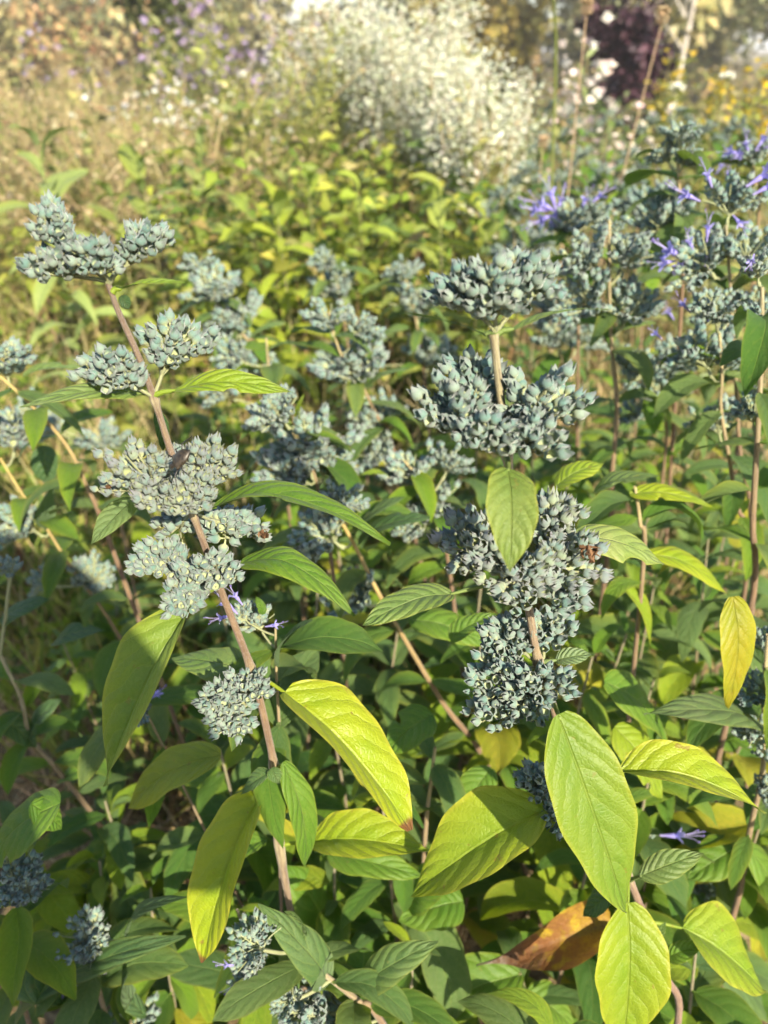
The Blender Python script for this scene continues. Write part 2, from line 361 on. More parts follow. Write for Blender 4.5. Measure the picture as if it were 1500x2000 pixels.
def flower_geo(mb, base, d, size, rr, scale_c=1.0):
    x, y, z = frame(d); blue = np.array((0.38, 0.35, 0.76)) * scale_c
    tip = base + z * size * 0.75
    tube(mb, [base, base + z * size * 0.4, tip], [size * 0.06, size * 0.09, size * 0.16], 6, np.array([(0.38, 0.34, 0.62), (0.30, 0.26, 0.62), blue]), cap=False)
    for k in range(5):
        a = 2 * math.pi * k / 5 + rr.uniform(-0.2, 0.2); o = x * math.cos(a) + y * math.sin(a); s = np.cross(z, o); L = size * (0.5 if k else 0.7)
        p0 = tip; p1 = tip + (o * 0.55 + z * 0.7) * L * 0.5; p2 = tip + (o * 0.85 + z * 0.8) * L * 0.85
        wv = size * 0.15
        vv = [p0 - s * wv * 0.5, p0 + s * wv * 0.5, p1 + s * wv, p1 - s * wv, p2 + s * wv * 0.75 + z * rr.uniform(-.1, .1) * size, p2 - s * wv * 0.75, p2 + o * size * 0.12]
        mb.add(vv, np.array([(0, 1, 2, 3), (3, 2, 4, 5)]), blue * rr.uniform(0.8, 1.3)); mb.f.append(np.array([(5, 4, 6)]) + mb.n - 7)
    for k in range(4):
        a = rr.uniform(0, 6.28); o = x * math.cos(a) + y * math.sin(a); q0 = tip; q1 = tip + z * size * 0.8 + o * size * 0.12; q2 = tip + z * size * rr.uniform(0.9, 1.4) + o * size * 0.3
        tube(mb, curve([q0, q1, q2], 4), size * 0.016, 3, (0.50, 0.45, 0.78)); tube(mb, [q2, q2 + z * size * 0.10], size * 0.045, 4, (0.20, 0.16, 0.42))
def rib_head(mb, N, C, axes, rads, sz, rr, r0, back=-0.3, face=None, nhub=11, most=75):
    """a branching head: peduncle from N, ribs fanning out to a flattened dome about C, calyces standing in rows on the outer part of each rib"""
    axes = np.asarray(axes, float); rads = np.asarray(rads, float); hubs = []
    for _ in range(500):
        d = nrm(rr.normal(size=3))
        if face is not None and np.dot(d @ axes, face) < back: continue
        if all(np.dot(d, h) < (0.80 if nhub < 14 else 0.88) for h in hubs): hubs.append(d)
        if len(hubs) >= nhub: break
    J = N + 0.40 * (C - N); up = np.array([0, 0, 1.0]); items = []
    tube(mb, curve([N, (N + J) / 2 + rr.normal(size=3) * r0 * 0.5, J], 4), [r0 * 1.25, r0, r0 * 0.95, r0 * 0.9], 6, BRANCH_C, cap=False)
    for h in hubs:
        E = C + (h * rads * rr.uniform(0.72, 1.02)) @ axes; M = J + 0.5 * (E - J) + (C - J) * 0.18 + rr.normal(size=3) * sz * 0.12
        rib = curve([J, M, E], 9); tube(mb, rib, np.linspace(r0 * 0.8, r0 * 0.42, 9), 5, BRANCH_C * rr.uniform(0.85, 1.1), cap=False)
        Lr = np.linalg.norm(E - J); steps = max(2, int(Lr * 0.72 / (sz * 0.50))); ax = nrm(E - M); sd_ = nrm(np.cross(ax, up) + 1e-6)
        for i in range(steps + 1):
            t = 1 - 0.72 * i / steps; q = rib[int(round(t * 8))] + rr.normal(size=3) * sz * 0.10
            for sg in ((0,) if i == 0 else (-1, 1)):
                if i and rr.random() < 0.10: continue
                d = nrm(up * 0.75 + ax * (0.55 if i else 1.1) + sd_ * sg * 0.75 + nrm(q - C) * 0.45 + rr.normal(size=3) * 0.14); s_ = sz * rr.uniform(0.82, 1.10) * (0.7 if rr.random() < 0.15 else 1)
                bpt = q + d * sz * 0.28 + sd_ * sg * sz * 0.22
                if all(np.sum((bpt + d * s_ * 0.4 - o[0] - o[1] * o[2] * 0.4) ** 2) > (0.50 * sz) ** 2 for o in items) and len(items) < most:
                    items.append((bpt, d, s_)); tube(mb, [q, bpt - d * s_ * 0.05], [r0 * 0.42, r0 * 0.34], 4, BRANCH_C * rr.uniform(0.8, 1.1), cap=False)
    return items

# joined clusters for plants farther off, radius 1 unit, peduncle from the origin, head towards +Z
FARCL = []
for k in range(8):
    rr = np.random.default_rng(100 + k); mb = MB(); C = np.array([0, 0, 0.95]); flat = rr.uniform(0.55, 0.85)
    for b_, d_, s_ in rib_head(mb, np.zeros(3), C, np.eye(3), (1.15, 1.05, flat * 0.9), 0.25, rr, 0.045, -0.3, np.array([0, 0, 1.0]), 16, 95): low_calyx(mb, b_, d_, s_ * 1.12, rr)
    FARCL.append(mb.mesh('cluster_head', M_CALJ))
FLOWERS = []
for k in range(4):
    mb = MB(); flower_geo(mb, np.zeros(3), (0, 0, 1), 1.0, np.random.default_rng(k)); FLOWERS.append(mb.mesh('blue_flower', M_FLOW))

def orient(o, d, roll=None):
    q = Vector(nrm(d)).to_track_quat('Z', 'Y'); o.rotation_mode = 'QUATERNION'
    from mathutils import Quaternion
    o.rotation_quaternion = q @ Quaternion((0, 0, 1), random.uniform(0, 6.28) if roll is None else roll)
    return o
STEM_TOP = np.array((0.36, 0.33, 0.19)); STEM_LOW = np.array((0.185, 0.115, 0.062)); STEM_YEL = np.array((0.48, 0.37, 0.11)); STEM_PUR = np.array((0.215, 0.150, 0.110))
def stem_mesh(pts, r0, r1, root, name='stem', c0=STEM_TOP, c1=STEM_LOW, nodes=(), n=None):
    """from the top (r0) to the ground (r1), with swollen nodes at the given indices of pts"""
    m = n or max(14, len(pts) * 6); cv = curve(pts, m); t = np.linspace(0, 1, m)[:, None]
    rad = r0 + (r1 - r0) * t[:, 0]; col = c0 + (c1 - c0) * np.clip(t * 1.6, 0, 1)
    for nd in nodes:
        i = np.argmin(np.linalg.norm(cv - nd, axis=1)); g = np.exp(-((np.arange(m) - i) / 0.9) ** 2)
        rad = rad * (1 + 0.55 * g); col = col + g[:, None] * (STEM_TOP - col) * 0.6
    mb = MB(); tube(mb, cv, rad, 10, col)
    return link(name, mb.mesh(name, M_STEM, WLOC[root.name]), root, WLOC[root.name])

GROUND_Z = 0.0
def to_ground(p, lean=(0, 0), n=2):
    """points that carry a stem on from p down to the ground"""
    out = []
    for i in range(1, n + 1):
        k = i / n; out.append((p[0] + lean[0] * k, p[1] + lean[1] * k, p[2] * (1 - k) + (-0.02) * k))
    return [np.array(o) for o in out]

# ------------------------------------------------------------------ hero plants
def hero_leaf(root, y, base, tip, wpx, up, c, age, arch=0.10, dyb=0.0, dyt=0.0, fold=0.55, curl=-0.25, twist=0.0, pet=None, seed=0, nm='leaf', label=None, teeth=0.0, bite=None, puff=0.026, ab=(0.60, 1.08), side=0.0, mat=None):
    B = P(base[0], base[1], y + dyb); T = P(tip[0], tip[1], y + dyt)
    wd = 0.86 * wpx * pxm((base[1] + tip[1]) / 2, y + (dyb + dyt) / 2); L = np.linalg.norm(T - B); N = nrm(camvec(*up)); ax = nrm(T - B); N2 = nrm(N - ax * np.dot(N, ax)); S = np.cross(ax, N2)
    pts = [B, B + 0.33 * (T - B) + N2 * arch * L + S * side * L, B + 0.70 * (T - B) + N2 * arch * 0.8 * L + S * side * 0.8 * L, T]
    mb = MB(); leaf_grid(mb, pts, wd, N, fold, curl, 44, 14, puff, seed, ab[0], ab[1], twist, teeth, bite)
    if pet is not None:
        Q = P(pet[0], pet[1], y); tube(mb, curve([Q, (Q + B) / 2 + N2 * 0.001, B + 0.06 * (pts[1] - B)], 5), [0.0021, 0.0017, 0.0014, 0.0013, 0.0009], 6, None); nv = len(mb.v[-2]); mb.uv[-2][:] = (0.3, 0.5); mb.uv[-1][:] = (0.3, 0.5)
    o = link(nm, mb.mesh(nm, mat or M_LEAF, B), root, B); set_leaf_col(o, c, age)
    if label: o['label'] = label
    return o
def hero_clusters(root, y, node, heads, calpx, seed, limit):
    """heads: (px, py, half width, half height, dy); each becomes a flower_cluster whose calyces are its sub-parts"""
    N = P(node[0], node[1], y)
    for hi, h in enumerate(heads):
        rr = np.random.default_rng(seed * 31 + hi); hy = y + h[4]; C = P(h[0], h[1], hy); k = pxm(h[1], hy); a, b = h[2] * k, h[3] * k; c = 0.8 * min(a, b) + 0.2 * max(a, b)
        sz = 0.80 * calpx * k; face = nrm(camvec(0, 0.55, 0.55))
        mb = MB(); items = rib_head(mb, N, C, (RT, UP, -FW), (a * 0.95, b * 0.85, c * 0.95), sz, rr, 0.0011, -0.42, face, 13, 95)
        rest = []; items.sort(key=lambda i: np.dot(i[0] - CAM, FW) - 0.3 * i[0][2])
        cl = link('flower_cluster', mb.mesh('flower_cluster', M_STEM, N), root, N)
        for b_, d_, s_ in items:
            if limit[0] > 0:
                limit[0] -= 1; o = link('calyx', CAL_M[int(rr.choice(5, p=[.25, .3, .25, .14, .06]))], cl, b_); orient(o, d_); o.scale = (s_ * 0.98, s_ * 0.98, s_)
            else: rest.append((b_, d_, s_))
        if rest:
            mb = MB()
            for b_, d_, s_ in rest: low_calyx(mb, b_ - d_ * s_ * 0.1, d_, s_, rr)
            tag(link('calyx_mass', mb.mesh('calyx_mass', M_CALJ, N), cl, N), kind='stuff')
def flower_at(parent, p, d, size, k=None, name='blue_flower'):
    o = link(name, FLOWERS[random.randrange(4) if k is None else k % 4], parent, p); orient(o, d); o.scale = (size,) * 3; return o
def side_leaf(root, p, az, size, c, age=0.1, drop=-0.2):
    d = np.array([math.cos(az), math.sin(az), drop]); return place_leaf(root, p + d * 0.004, d, (0, 0, 1), size, c, age)

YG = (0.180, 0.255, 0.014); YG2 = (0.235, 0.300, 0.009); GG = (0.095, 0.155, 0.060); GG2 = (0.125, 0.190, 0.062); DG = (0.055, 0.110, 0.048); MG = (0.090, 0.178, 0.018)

# --- left plant
yL = 0.40
stemL = [(208, 545), (232, 610), (268, 690), (300, 775), (330, 870), (372, 990), (405, 1080), (440, 1175), (490, 1305), (520, 1420), (538, 1520), (547, 1660)]
ptsL = [P(x, y_, yL) for x, y_ in stemL]; gl = to_ground(ptsL[-1], (0.02, 0.05))
rootL = link('bluebeard_plant', None, None, (gl[-1][0], gl[-1][1], 0))
tag(rootL, 'tall bluebeard plant with a stink bug on its seed heads, nearest on the left', 'plant', 'bluebeard plants')
stem_mesh(ptsL + gl, 0.0014, 0.0031, rootL, c0=np.array((.165, .125, .092)), c1=np.array((.185, .122, .072)), nodes=[P(300, 775, yL), P(375, 1000, yL), P(425, 1120, yL), P(493, 1312, yL), P(540, 1500, yL), P(547, 1640, yL)], n=90)
lim = [300]
hero_clusters(rootL, yL, (375, 1000), [(268, 925, 88, 66, -0.012), (405, 915, 58, 52, 0.012), (372, 975, 48, 48, -0.022), (320, 975, 60, 45, -0.02), (455, 1035, 62, 34, 0.03), (345, 1035, 40, 30, 0.02)], 27, 3, lim)
hero_clusters(rootL, yL, (428, 1135), [(310, 1098, 55, 45, -0.01), (405, 1120, 66, 42, -0.028), (355, 1170, 30, 48, -0.03)], 25, 4, lim)
hero_clusters(rootL, yL, (300, 775), [(340, 668, 78, 42, 0.01), (218, 728, 62, 48, -0.01)], 28, 2, lim)
hero_clusters(rootL, yL, (214, 552), [(97, 447, 28, 50, 0.0), (95, 528, 52, 24, -0.008), (182, 512, 46, 34, -0.012), (286, 478, 46, 34, 0.008)], 29, 1, lim)
hero_clusters(rootL, yL, (500, 1335), [(480, 1345, 48, 40, -0.02), (428, 1370, 42, 34, -0.025), (450, 1415, 46, 28, -0.025)], 21, 5, lim)
hl = lambda *a, **k: hero_leaf(rootL, yL, *a, **k)
hl((234, 566), (368, 553), 34, (0, 0.9, 0.45), YG, 0.15, 0.06, twist=0.8, pet=(220, 570), seed=1, teeth=0.06)
hl((236, 578), (252, 604), 30, (0.3, 0.2, 0.8), DG, 0.0, 0.05, seed=2)
hl((272, 768), (38, 795), 62, (0, 0.6, 0.75), GG2, 0.12, 0.08, 0.0, -0.03, 0.35, pet=(298, 772), seed=3)
hl((338, 764), (572, 766), 70, (0.0, 0.62, 0.7), YG, 0.12, 0.10, 0.0, 0.0, 0.4, twist=0.5, pet=(302, 772), seed=4, bite=(0.5, 1, 0.05))
hl((306, 800), (318, 880), 34, (0.2, 0.3, 0.6), DG, 0, seed=5, dyb=0.02, dyt=0.03)
hl((416, 992), (762, 1064), 108, (0.05, 0.85, 0.4), MG, 0.12, 0.14, -0.005, -0.05, 0.6, pet=(378, 1000), seed=6, bite=(0.42, 1, 0.05))
hl((262, 975), (178, 1062), 62, (-0.4, 0.3, -0.8), GG2, 0.1, 0.05, 0.015, 0.02, pet=(370, 1000), seed=7)
hl((470, 1098), (692, 1204), 100, (0.15, 0.8, 0.55), MG, 0.1, 0.20, 0.0, -0.03, 0.3, pet=(428, 1130), seed=8)
hl((376, 1182), (205, 1536), 190, (-0.55, 0.38, 0.7), (0.140, 0.215, 0.032), 0.28, 0.08, -0.03, -0.075, 0.78, -0.2, pet=(432, 1140), seed=9, side=-0.05)
hl((486, 1310), (335, 1286), 92, (0.0, 0.7, 0.7), GG2, 0.1, 0.06, 0.02, 0.045, 0.2, seed=10)
hl((556, 1352), (802, 1622), 215, (0.72, 0.5, 0.5), YG2, 0.66, 0.10, -0.015, -0.06, 0.75, -0.2, pet=(496, 1318), seed=11, puff=0.034, side=0.04)
hl((508, 1552), (396, 1880), 175, (-0.45, 0.45, 0.7), YG2, 0.66, 0.06, -0.01, -0.07, 0.75, -0.2, pet=(540, 1510), seed=12)
hl((553, 1488), (596, 1695), 76, (0.5, 0.45, 0.75), MG, 0.05, 0.10, -0.008, -0.02, 0.4, pet=(541, 1500), seed=13)
hl((528, 1508), (470, 1552), 44, (-0.2, 0.7, 0.6), GG, 0.0, 0.06, -0.02, -0.02, seed=14)
hl((530, 1500), (545, 1530), 34, (0.1, 0.4, 0.9), GG, 0.0, 0.06, -0.02, -0.025, seed=15)
hl((608, 1646), (842, 1664), 132, (0.0, 0.8, 0.5), YG2, 0.45, 0.08, 0.0, -0.02, 0.6, -0.1, pet=(550, 1650), seed=16, puff=0.034)
hl((640, 1668), (825, 1712), 80, (0.1, 0.6, 0.75), MG, 0.1, 0.06, 0.05, 0.03, seed=17)
hl((432, 1474), (250, 1580), 120, (-0.2, 0.7, 0.65), (0.21, 0.24, 0.02), 0.45, 0.12, 0.06, 0.06, 0.4, seed=18)
hl((520, 1640), (380, 1700), 70, (-0.3, 0.6, 0.65), MG, 0.1, 0.06, 0.06, 0.06, seed=19)
# --- right plant
yR = 0.37
stemR = [(964, 650), (972, 730), (982, 815), (992, 900), (1005, 1000), (1020, 1110), (1035, 1200), (1052, 1295), (1082, 1385), (1115, 1510), (1170, 1610), (1225, 1710), (1262, 1800), (1300, 1905), (1325, 1990)]
ptsR = [P(x, y_, yR) for x, y_ in stemR]; gl = to_ground(ptsR[-1], (0.03, 0.03))
rootR = link('bluebeard_plant', None, None, (gl[-1][0], gl[-1][1], 0))
tag(rootR, 'tall bluebeard plant with the largest grey seed heads and broad leaf hanging in front', 'plant', 'bluebeard plants')
stem_mesh(ptsR + gl, 0.0019, 0.0031, rootR, c0=STEM_TOP * .8, c1=np.array((.20, .125, .085)), nodes=[P(965, 652, yR), P(990, 890, yR), P(1020, 1110, yR), P(1052, 1295, yR), P(1225, 1710, yR)], n=90)
lim = [300]
hero_clusters(rootR, yR, (1024, 1130), [(918, 1062, 66, 80, -0.005), (1000, 1120, 85, 62, -0.02), (1105, 1110, 85, 78, 0.0), (1090, 1012, 40, 36, 0.01), (1062, 1172, 80, 36, -0.015)], 31, 13, lim)
hero_clusters(rootR, yR, (1056, 1300), [(962, 1330, 55, 66, -0.01), (1045, 1350, 72, 60, -0.025), (982, 1398, 66, 38, -0.02), (1072, 1232, 44, 34, 0.01), (985, 1245, 50, 34, 0.005)], 26, 14, lim)
hero_clusters(rootR, yR, (968, 650), [(898, 575, 48, 50, 0.0), (962, 575, 56, 58, -0.01), (1035, 560, 48, 62, 0.004)], 35, 11, lim)
hero_clusters(rootR, yR, (988, 885), [(882, 800, 82, 66, -0.008), (1055, 790, 88, 76, -0.004), (945, 855, 60, 42, -0.03), (1040, 865, 60, 42, -0.03), (925, 735, 50, 34, 0.02)], 34, 12, lim)
hero_clusters(rootR, yR, (1118, 1560), [(1050, 1528, 40, 48, -0.005), (1090, 1595, 26, 34, -0.015)], 20, 15, lim)
hl = lambda *a, **k: hero_leaf(rootR, yR, *a, **k)
hl((950, 655), (790, 610), 40, (0, 0.98, 0.2), GG, 0.0, 0.03, 0.0, 0.0, 0.35, pet=(964, 652), seed=31)
hl((1000, 645), (1188, 605), 44, (0, 0.92, 0.35), GG2, 0.1, 0.08, 0.0, 0.01, 0.35, pet=(968, 654), seed=32)
hl((992, 916), (996, 1118), 122, (0.1, 0.55, 0.85), (0.135, 0.190, 0.050), 0.15, 0.10, -0.035, -0.075, 0.4, -0.1, pet=(990, 895), seed=33)
hl((884, 1160), (708, 1223), 100, (-0.1, 0.8, 0.6), GG2, 0.12, 0.10, -0.01, -0.03, 0.4, pet=(1015, 1130), seed=34)
hl((1108, 1050), (1298, 1102), 100, (0.1, 0.65, 0.75), (0.21, 0.26, 0.085), 0.12, 0.12, 0.03, 0.03, 0.15, pet=(1022, 1120), seed=35, bite=(0.62, 1, 0.12), puff=0.015)
hl((1085, 1290), (1156, 1278), 46, (0.2, 0.6, 0.7), (0.14, 0.20, 0.10), 0.0, 0.06, pet=(1056, 1296), seed=36)
hl((1090, 1395), (1222, 1778), 182, (0.10, 0.40, 0.9), (0.125, 0.200, 0.024), 0.20, 0.06, -0.05, -0.09, 0.38, -0.1, pet=(1078, 1370), seed=37, side=0.02, ab=(0.5, 0.88), puff=0.02)
hl((1066, 1580), (802, 1752), 200, (-0.4, 0.65, 0.6), YG, 0.5, 0.06, -0.01, -0.03, 0.6, -0.1, pet=(1112, 1555), seed=38)
hl((1212, 1508), (1494, 1590), 150, (0.2, 0.82, 0.4), YG2, 0.62, 0.12, -0.005, -0.02, 0.65, -0.1, pet=(1118, 1540), seed=39, puff=0.034)
hl((1226, 1762), (1216, 2040), 172, (0.05, 0.5, 0.85), (0.17, 0.240, 0.014), 0.40, 0.06, -0.015, -0.06, 0.45, -0.1, pet=(1225, 1718), seed=40, ab=(0.55, 0.92))
hl((1334, 1812), (1492, 1935), 180, (0.55, 0.6, 0.5), YG, 0.4, 0.06, 0.0, -0.02, 0.6, pet=(1262, 1800), seed=41, puff=0.034)
hl((1250, 1712), (1374, 1666), 66, (0.1, 0.7, 0.7), (0.12, 0.17, 0.055), 0.05, 0.06, -0.02, -0.01, 0.25, pet=(1228, 1720), seed=42)
hl((1196, 1742), (1140, 1790), 50, (-0.2, 0.6, 0.7), DG, 0.0, 0.05, 0.01, 0.01, seed=43)
hl((1276, 1830), (1300, 1800), 26, (0.1, 0.6, 0.8), GG2, 0.0, seed=44, dyb=-0.01, dyt=-0.012)
hl((1300, 1870), (1376, 1842), 44, (0.2, 0.6, 0.75), MG, 0.1, seed=45, dyb=0.0)
hero_leaf(rootR, 0.44, (1195, 1808), (930, 1884), 175, (-0.1, 0.5, 0.85), (0.42, 0.20, 0.035), 1.0, 0.10, 0.0, -0.01, 0.65, 0.35, twist=-1.2, seed=46, ab=(0.5, 1.7), mat=M_DRYLEAF, nm='dry_leaf', label='orange and brown withered leaf curling at the tip')
hero_leaf(rootR, 0.46, (1432, 1165), (1420, 1382), 96, (0.2, 0.35, 0.9), (0.25, 0.21, 0.010), 0.35, 0.08, 0, -0.02, 0.35, seed=47, nm='yellow_leaf', label='drooping golden yellow leaf')
hero_leaf(rootR, 0.47, (1500, 1425), (1258, 1395), 104, (0.0, 0.85, 0.5), (0.11, 0.155, 0.06), 0.0, 0.08, 0.02, -0.03, 0.3, seed=48)

# ------------------------------------------------------------------ bluebeard plants farther in
def mid_plant(y, stem, heads, label, leaves=(), r=0.0026, yel=0.3, flowers=(), auto=3, seed=0, top=True, group='bluebeard plants', gy=0.0):
    """stem: pixels from the top down; heads: (px, py, half width px); leaves: (base, tip, width px, colour, age)"""
    rr = np.random.default_rng(seed + 500); random.seed(seed + 900)
    pts = [P(x, py, y) for x, py in stem]; tg = nrm(pts[-1] - pts[-2]); g = to_ground(pts[-1], (np.clip(tg[0] / max(.3, -tg[2]) * pts[-1][2] * .5, -.3, .3) + rr.uniform(-.02, .02), 0.04 + gy))
    root = link('bluebeard_plant', None, None, (g[-1][0], g[-1][1], 0)); tag(root, label, 'plant', group)
    c0 = STEM_TOP * (1 - yel) + STEM_YEL * yel; stem_mesh(pts + g, r * 0.5, r * 1.15, root, c0=c0, c1=STEM_LOW, n=40)
    cv = curve(pts + g, 60)
    for hx, hy, hw in heads:
        dy = rr.uniform(-0.02, 0.02); C = P(hx, hy, y + dy); k = pxm(hy, y); R = hw * k * (1.02 if hx > 1080 else 1.12)
        low = cv[(cv[:, 2] < C[2] - 0.1 * R)]; nd = low[np.argmin(np.linalg.norm(low - (C - np.array([0, 0, R * 0.9])), axis=1))]
        d = C - nd; L = np.linalg.norm(d)
        o = link('flower_cluster', FARCL[rr.integers(8)], root, nd); orient(o, nrm(d) + np.array([0, 0, 0.5])); o.scale = (R, R, min(R, 0.9 * R + 0.1 * L)); o['kind'] = 'stuff'
        # keep the head where the photograph has it: slide along the peduncle
        zc = np.array(o.rotation_quaternion @ Vector((0, 0, 0.95 * o.scale[2]))); o.location = Vector(C - zc - WLOC[root.name])
        mb = MB(); b0 = C - zc; tube(mb, curve([nd, (nd + b0) / 2 - np.array([0, 0, 0.1 * R]), b0 + zc * 0.2], 5), r * 0.5, 5, BRANCH_C); link('peduncle', mb.mesh('peduncle', M_STEM, nd), root, nd)
    for b, t, wpx, c, age in leaves:
        hero_leaf(root, y, b, t, wpx, (rr.uniform(-.2, .2), 0.75, 0.6), c, age, 0.1, 0, rr.uniform(-.03, .01), rr.uniform(0.15, 0.6), seed=int(rr.integers(9999)), bite=((rr.uniform(.3, .7), rr.choice((-1, 1)), rr.uniform(.03, .08)) if rr.random() < .4 else None))
    for fx, fy, fw, dr, du in flowers:
        p = P(fx, fy, y - 0.005); k = pxm(fy, y); flower_at(root, p - fw * k * 0.5 * nrm(camvec(dr, du, 0.3)), camvec(dr, du, 0.3), fw * k * 0.85)
    nodes = np.linspace(0.10, 0.92, auto * 2 + 5)
    for i, tt in enumerate(nodes):
        p = cv[int(tt * 59)]; az = rr.uniform(0, 6.28)
        for sgn in (0, math.pi): side_leaf(root, p, az + sgn + rr.uniform(-.3, .3), rr.uniform(0.05, 0.085), GREENS[(0, 1, 3, 3, 6, 6, 2)[rr.integers(7)]], rr.uniform(0, 0.3), rr.uniform(-0.5, 0.2))
    return root
mp = mid_plant
mp(0.72, [(0, 735), (60, 790), (130, 870), (170, 950), (215, 1060)], [(8, 705, 50)], 'bluebeard stem leaning in from the left edge with one long pale leaf', [((45, 735), (172, 722), 42, GG2, 0.1)], seed=1, auto=2, yel=0.8)
mp(0.80, [(0, 895), (60, 990), (90, 1030), (140, 1110), (200, 1190), (262, 1285), (330, 1350), (410, 1440)], [(42, 1020, 46), (180, 1125, 38), (85, 1135, 30), (35, 840, 55)], 'bluebeard stem running down rightwards from the left edge, yellow then brown', [((85, 870), (92, 950), 60, DG, 0), ((95, 1030), (110, 935), 70, DG, 0), ((110, 1030), (150, 1000), 36, MG, 0)], seed=2, auto=2, yel=0.9)
mp(1.15, [(408, 560), (440, 620), (480, 660), (520, 720)], [(415, 560, 48), (450, 628, 58), (385, 520, 30), (470, 700, 44)], 'blurred bluebeard plant just right of the left top seed head', [((490, 660), (560, 630), 30, GG2, 0)], seed=3, auto=2)
mp(1.5, [(640, 500), (655, 560), (668, 600)], [(635, 508, 24), (655, 562, 42)], 'small blurred bluebeard top in front of green weeds', seed=4, auto=1)
mp(1.4, [(785, 530), (800, 570), (815, 640), (825, 700)], [(785, 532, 32), (815, 590, 50), (840, 690, 46), (640, 700, 24)], 'blurred bluebeard plant left of the largest seed head', [((800, 640), (735, 665), 34, GG2, 0)], seed=5, auto=2, flowers=[(818, 676, 14, 0, 1)])
mp(0.95, [(642, 610), (665, 690), (705, 750), (740, 820), (770, 880)], [(640, 620, 38), (705, 640, 36), (690, 715, 66), (735, 820, 50), (728, 880, 44)], 'bluebeard plant in the middle with layered pale seed heads and slanting stem', [((715, 755), (800, 720), 34, GG, 0)], seed=6, auto=2)
mp(0.74, [(575, 825), (595, 870), (620, 950), (640, 1040)], [(535, 805, 48), (600, 870, 70), (570, 910, 55), (640, 905, 42)], 'bluebeard plant with small upright leaf beside its top seed head', [((580, 825), (594, 770), 26, YG, 0.1)], seed=7, auto=2)
mp(0.66, [(655, 1000), (690, 1060), (740, 1160), (800, 1265), (870, 1380), (952, 1495)], [(630, 1040, 58), (672, 975, 36), (690, 1165, 46)], 'bluebeard plant with long bare yellow to brown stem slanting between front plants', [((690, 1050), (790, 970), 56, GG, 0), ((700, 1060), (840, 1010), 70, DG, 0)], seed=8, auto=1, yel=1.0, r=0.0032)
mp(0.76, [(790, 900), (830, 950), (850, 1000), (870, 1060)], [(800, 920, 52), (835, 985, 56), (880, 900, 40), (815, 1020, 40)], 'bluebeard plant with dense heads just left of the largest plant', [((760, 930), (700, 930), 26, YG, 0.1)], seed=9, auto=2)
mp(0.85, [(1190, 430), (1190, 560), (1195, 680), (1205, 800), (1195, 930), (1192, 1030)], [(1140, 500, 56), (1230, 495, 52), (1140, 585, 54), (1235, 600, 56), (1190, 445, 26), (1250, 720, 50)], 'bluebeard plant with straight dark stem right of the largest seed head', [((1200, 650), (1290, 632), 40, GG2, 0.1), ((1080, 935), (1175, 920), 60, YG, 0.2)], seed=10, auto=2, yel=0.1, r=0.0034)
mp(0.95, [(1322, 290), (1326, 350), (1330, 420), (1335, 520)], [(1330, 262, 34), (1300, 300, 32), (1290, 430, 60), (1340, 310, 26)], 'bluebeard with dark round heads rising highest near right edge, no blossoms', [((1332, 330), (1398, 295), 36, YG, 0.1)], seed=11, auto=2)
mp(0.80, [(1418, 440), (1425, 540), (1430, 640), (1438, 760), (1445, 880), (1465, 1060)], [(1430, 390, 54), (1370, 510, 56), (1470, 490, 56), (1395, 610, 44), (1470, 600, 46)], 'bluebeard in bloom with violet blue flowers along both top heads at right', [((1440, 545), (1500, 520), 30, GG2, 0)], seed=12, auto=2, yel=0.0,
   flowers=[(1350, 385, 42, -1, 0.3), (1385, 350, 34, -.5, 1), (1480, 350, 48, 1, .6), (1440, 430, 30, .3, -.6), (1320, 495, 48, -1, .3), (1305, 512, 34, -1, -.2), (1382, 455, 34, 0, 1), (1383, 500, 28, -.2, -.5), (1350, 480, 30, -.5, .8), (1470, 500, 28, .4, -.6), (1490, 370, 40, 1, .5), (1335, 515, 30, -.7, -.6)])
mp(1.15, [(1115, 440), (1122, 500), (1130, 560)], [(1110, 430, 40), (1160, 420, 30)], 'bluebeard with one dense violet flower tuft behind the largest seed head', seed=13, auto=1,
   flowers=[(1070, 405, 44, -1, .4), (1080, 390, 40, -.4, 1), (1068, 425, 40, -1, -.5), (1085, 420, 36, -.3, -.8), (1140, 400, 30, .2, .8), (1165, 388, 30, .6, .5), (1055, 410, 36, -1, 0), (1092, 400, 32, .3, .8)])
mp(1.1, [(1470, 300), (1475, 360), (1480, 440)], [(1465, 305, 40)], 'bluebeard with violet flowers at the upper right edge', seed=14, auto=1, flowers=[(1435, 298, 30, -1, .1), (1460, 290, 30, -.3, .8), (1485, 280, 30, .5, .8), (1495, 290, 34, 1, .2), (1450, 300, 26, -.6, -.3)])
mp(0.72, [(1405, 650), (1410, 730), (1408, 800), (1425, 900), (1440, 990), (1470, 1100)], [(1400, 600, 44), (1370, 685, 60), (1420, 700, 40), (1400, 820, 50)], 'bluebeard with dark drooping heads below the blooming plant at right', [((1415, 735), (1500, 750), 36, GG2, 0.1)], seed=15, auto=2, yel=0.2, flowers=[(1380, 620, 24, -.4, .5), (1340, 600, 30, -.8, .6), (1285, 655, 24, -.6, .4)])
mp(0.62, [(1488, 560), (1488, 650), (1484, 760), (1478, 880), (1470, 1020), (1465, 1200)], [(1480, 520, 40), (1490, 620, 36), (1470, 800, 44)], 'bluebeard with reddish stem standing along the right edge', [((1490, 700), (1440, 690), 30, GG, 0)], seed=16, auto=2, yel=0.0, r=0.0032, flowers=[(1470, 505, 26, -.3, -.6)])
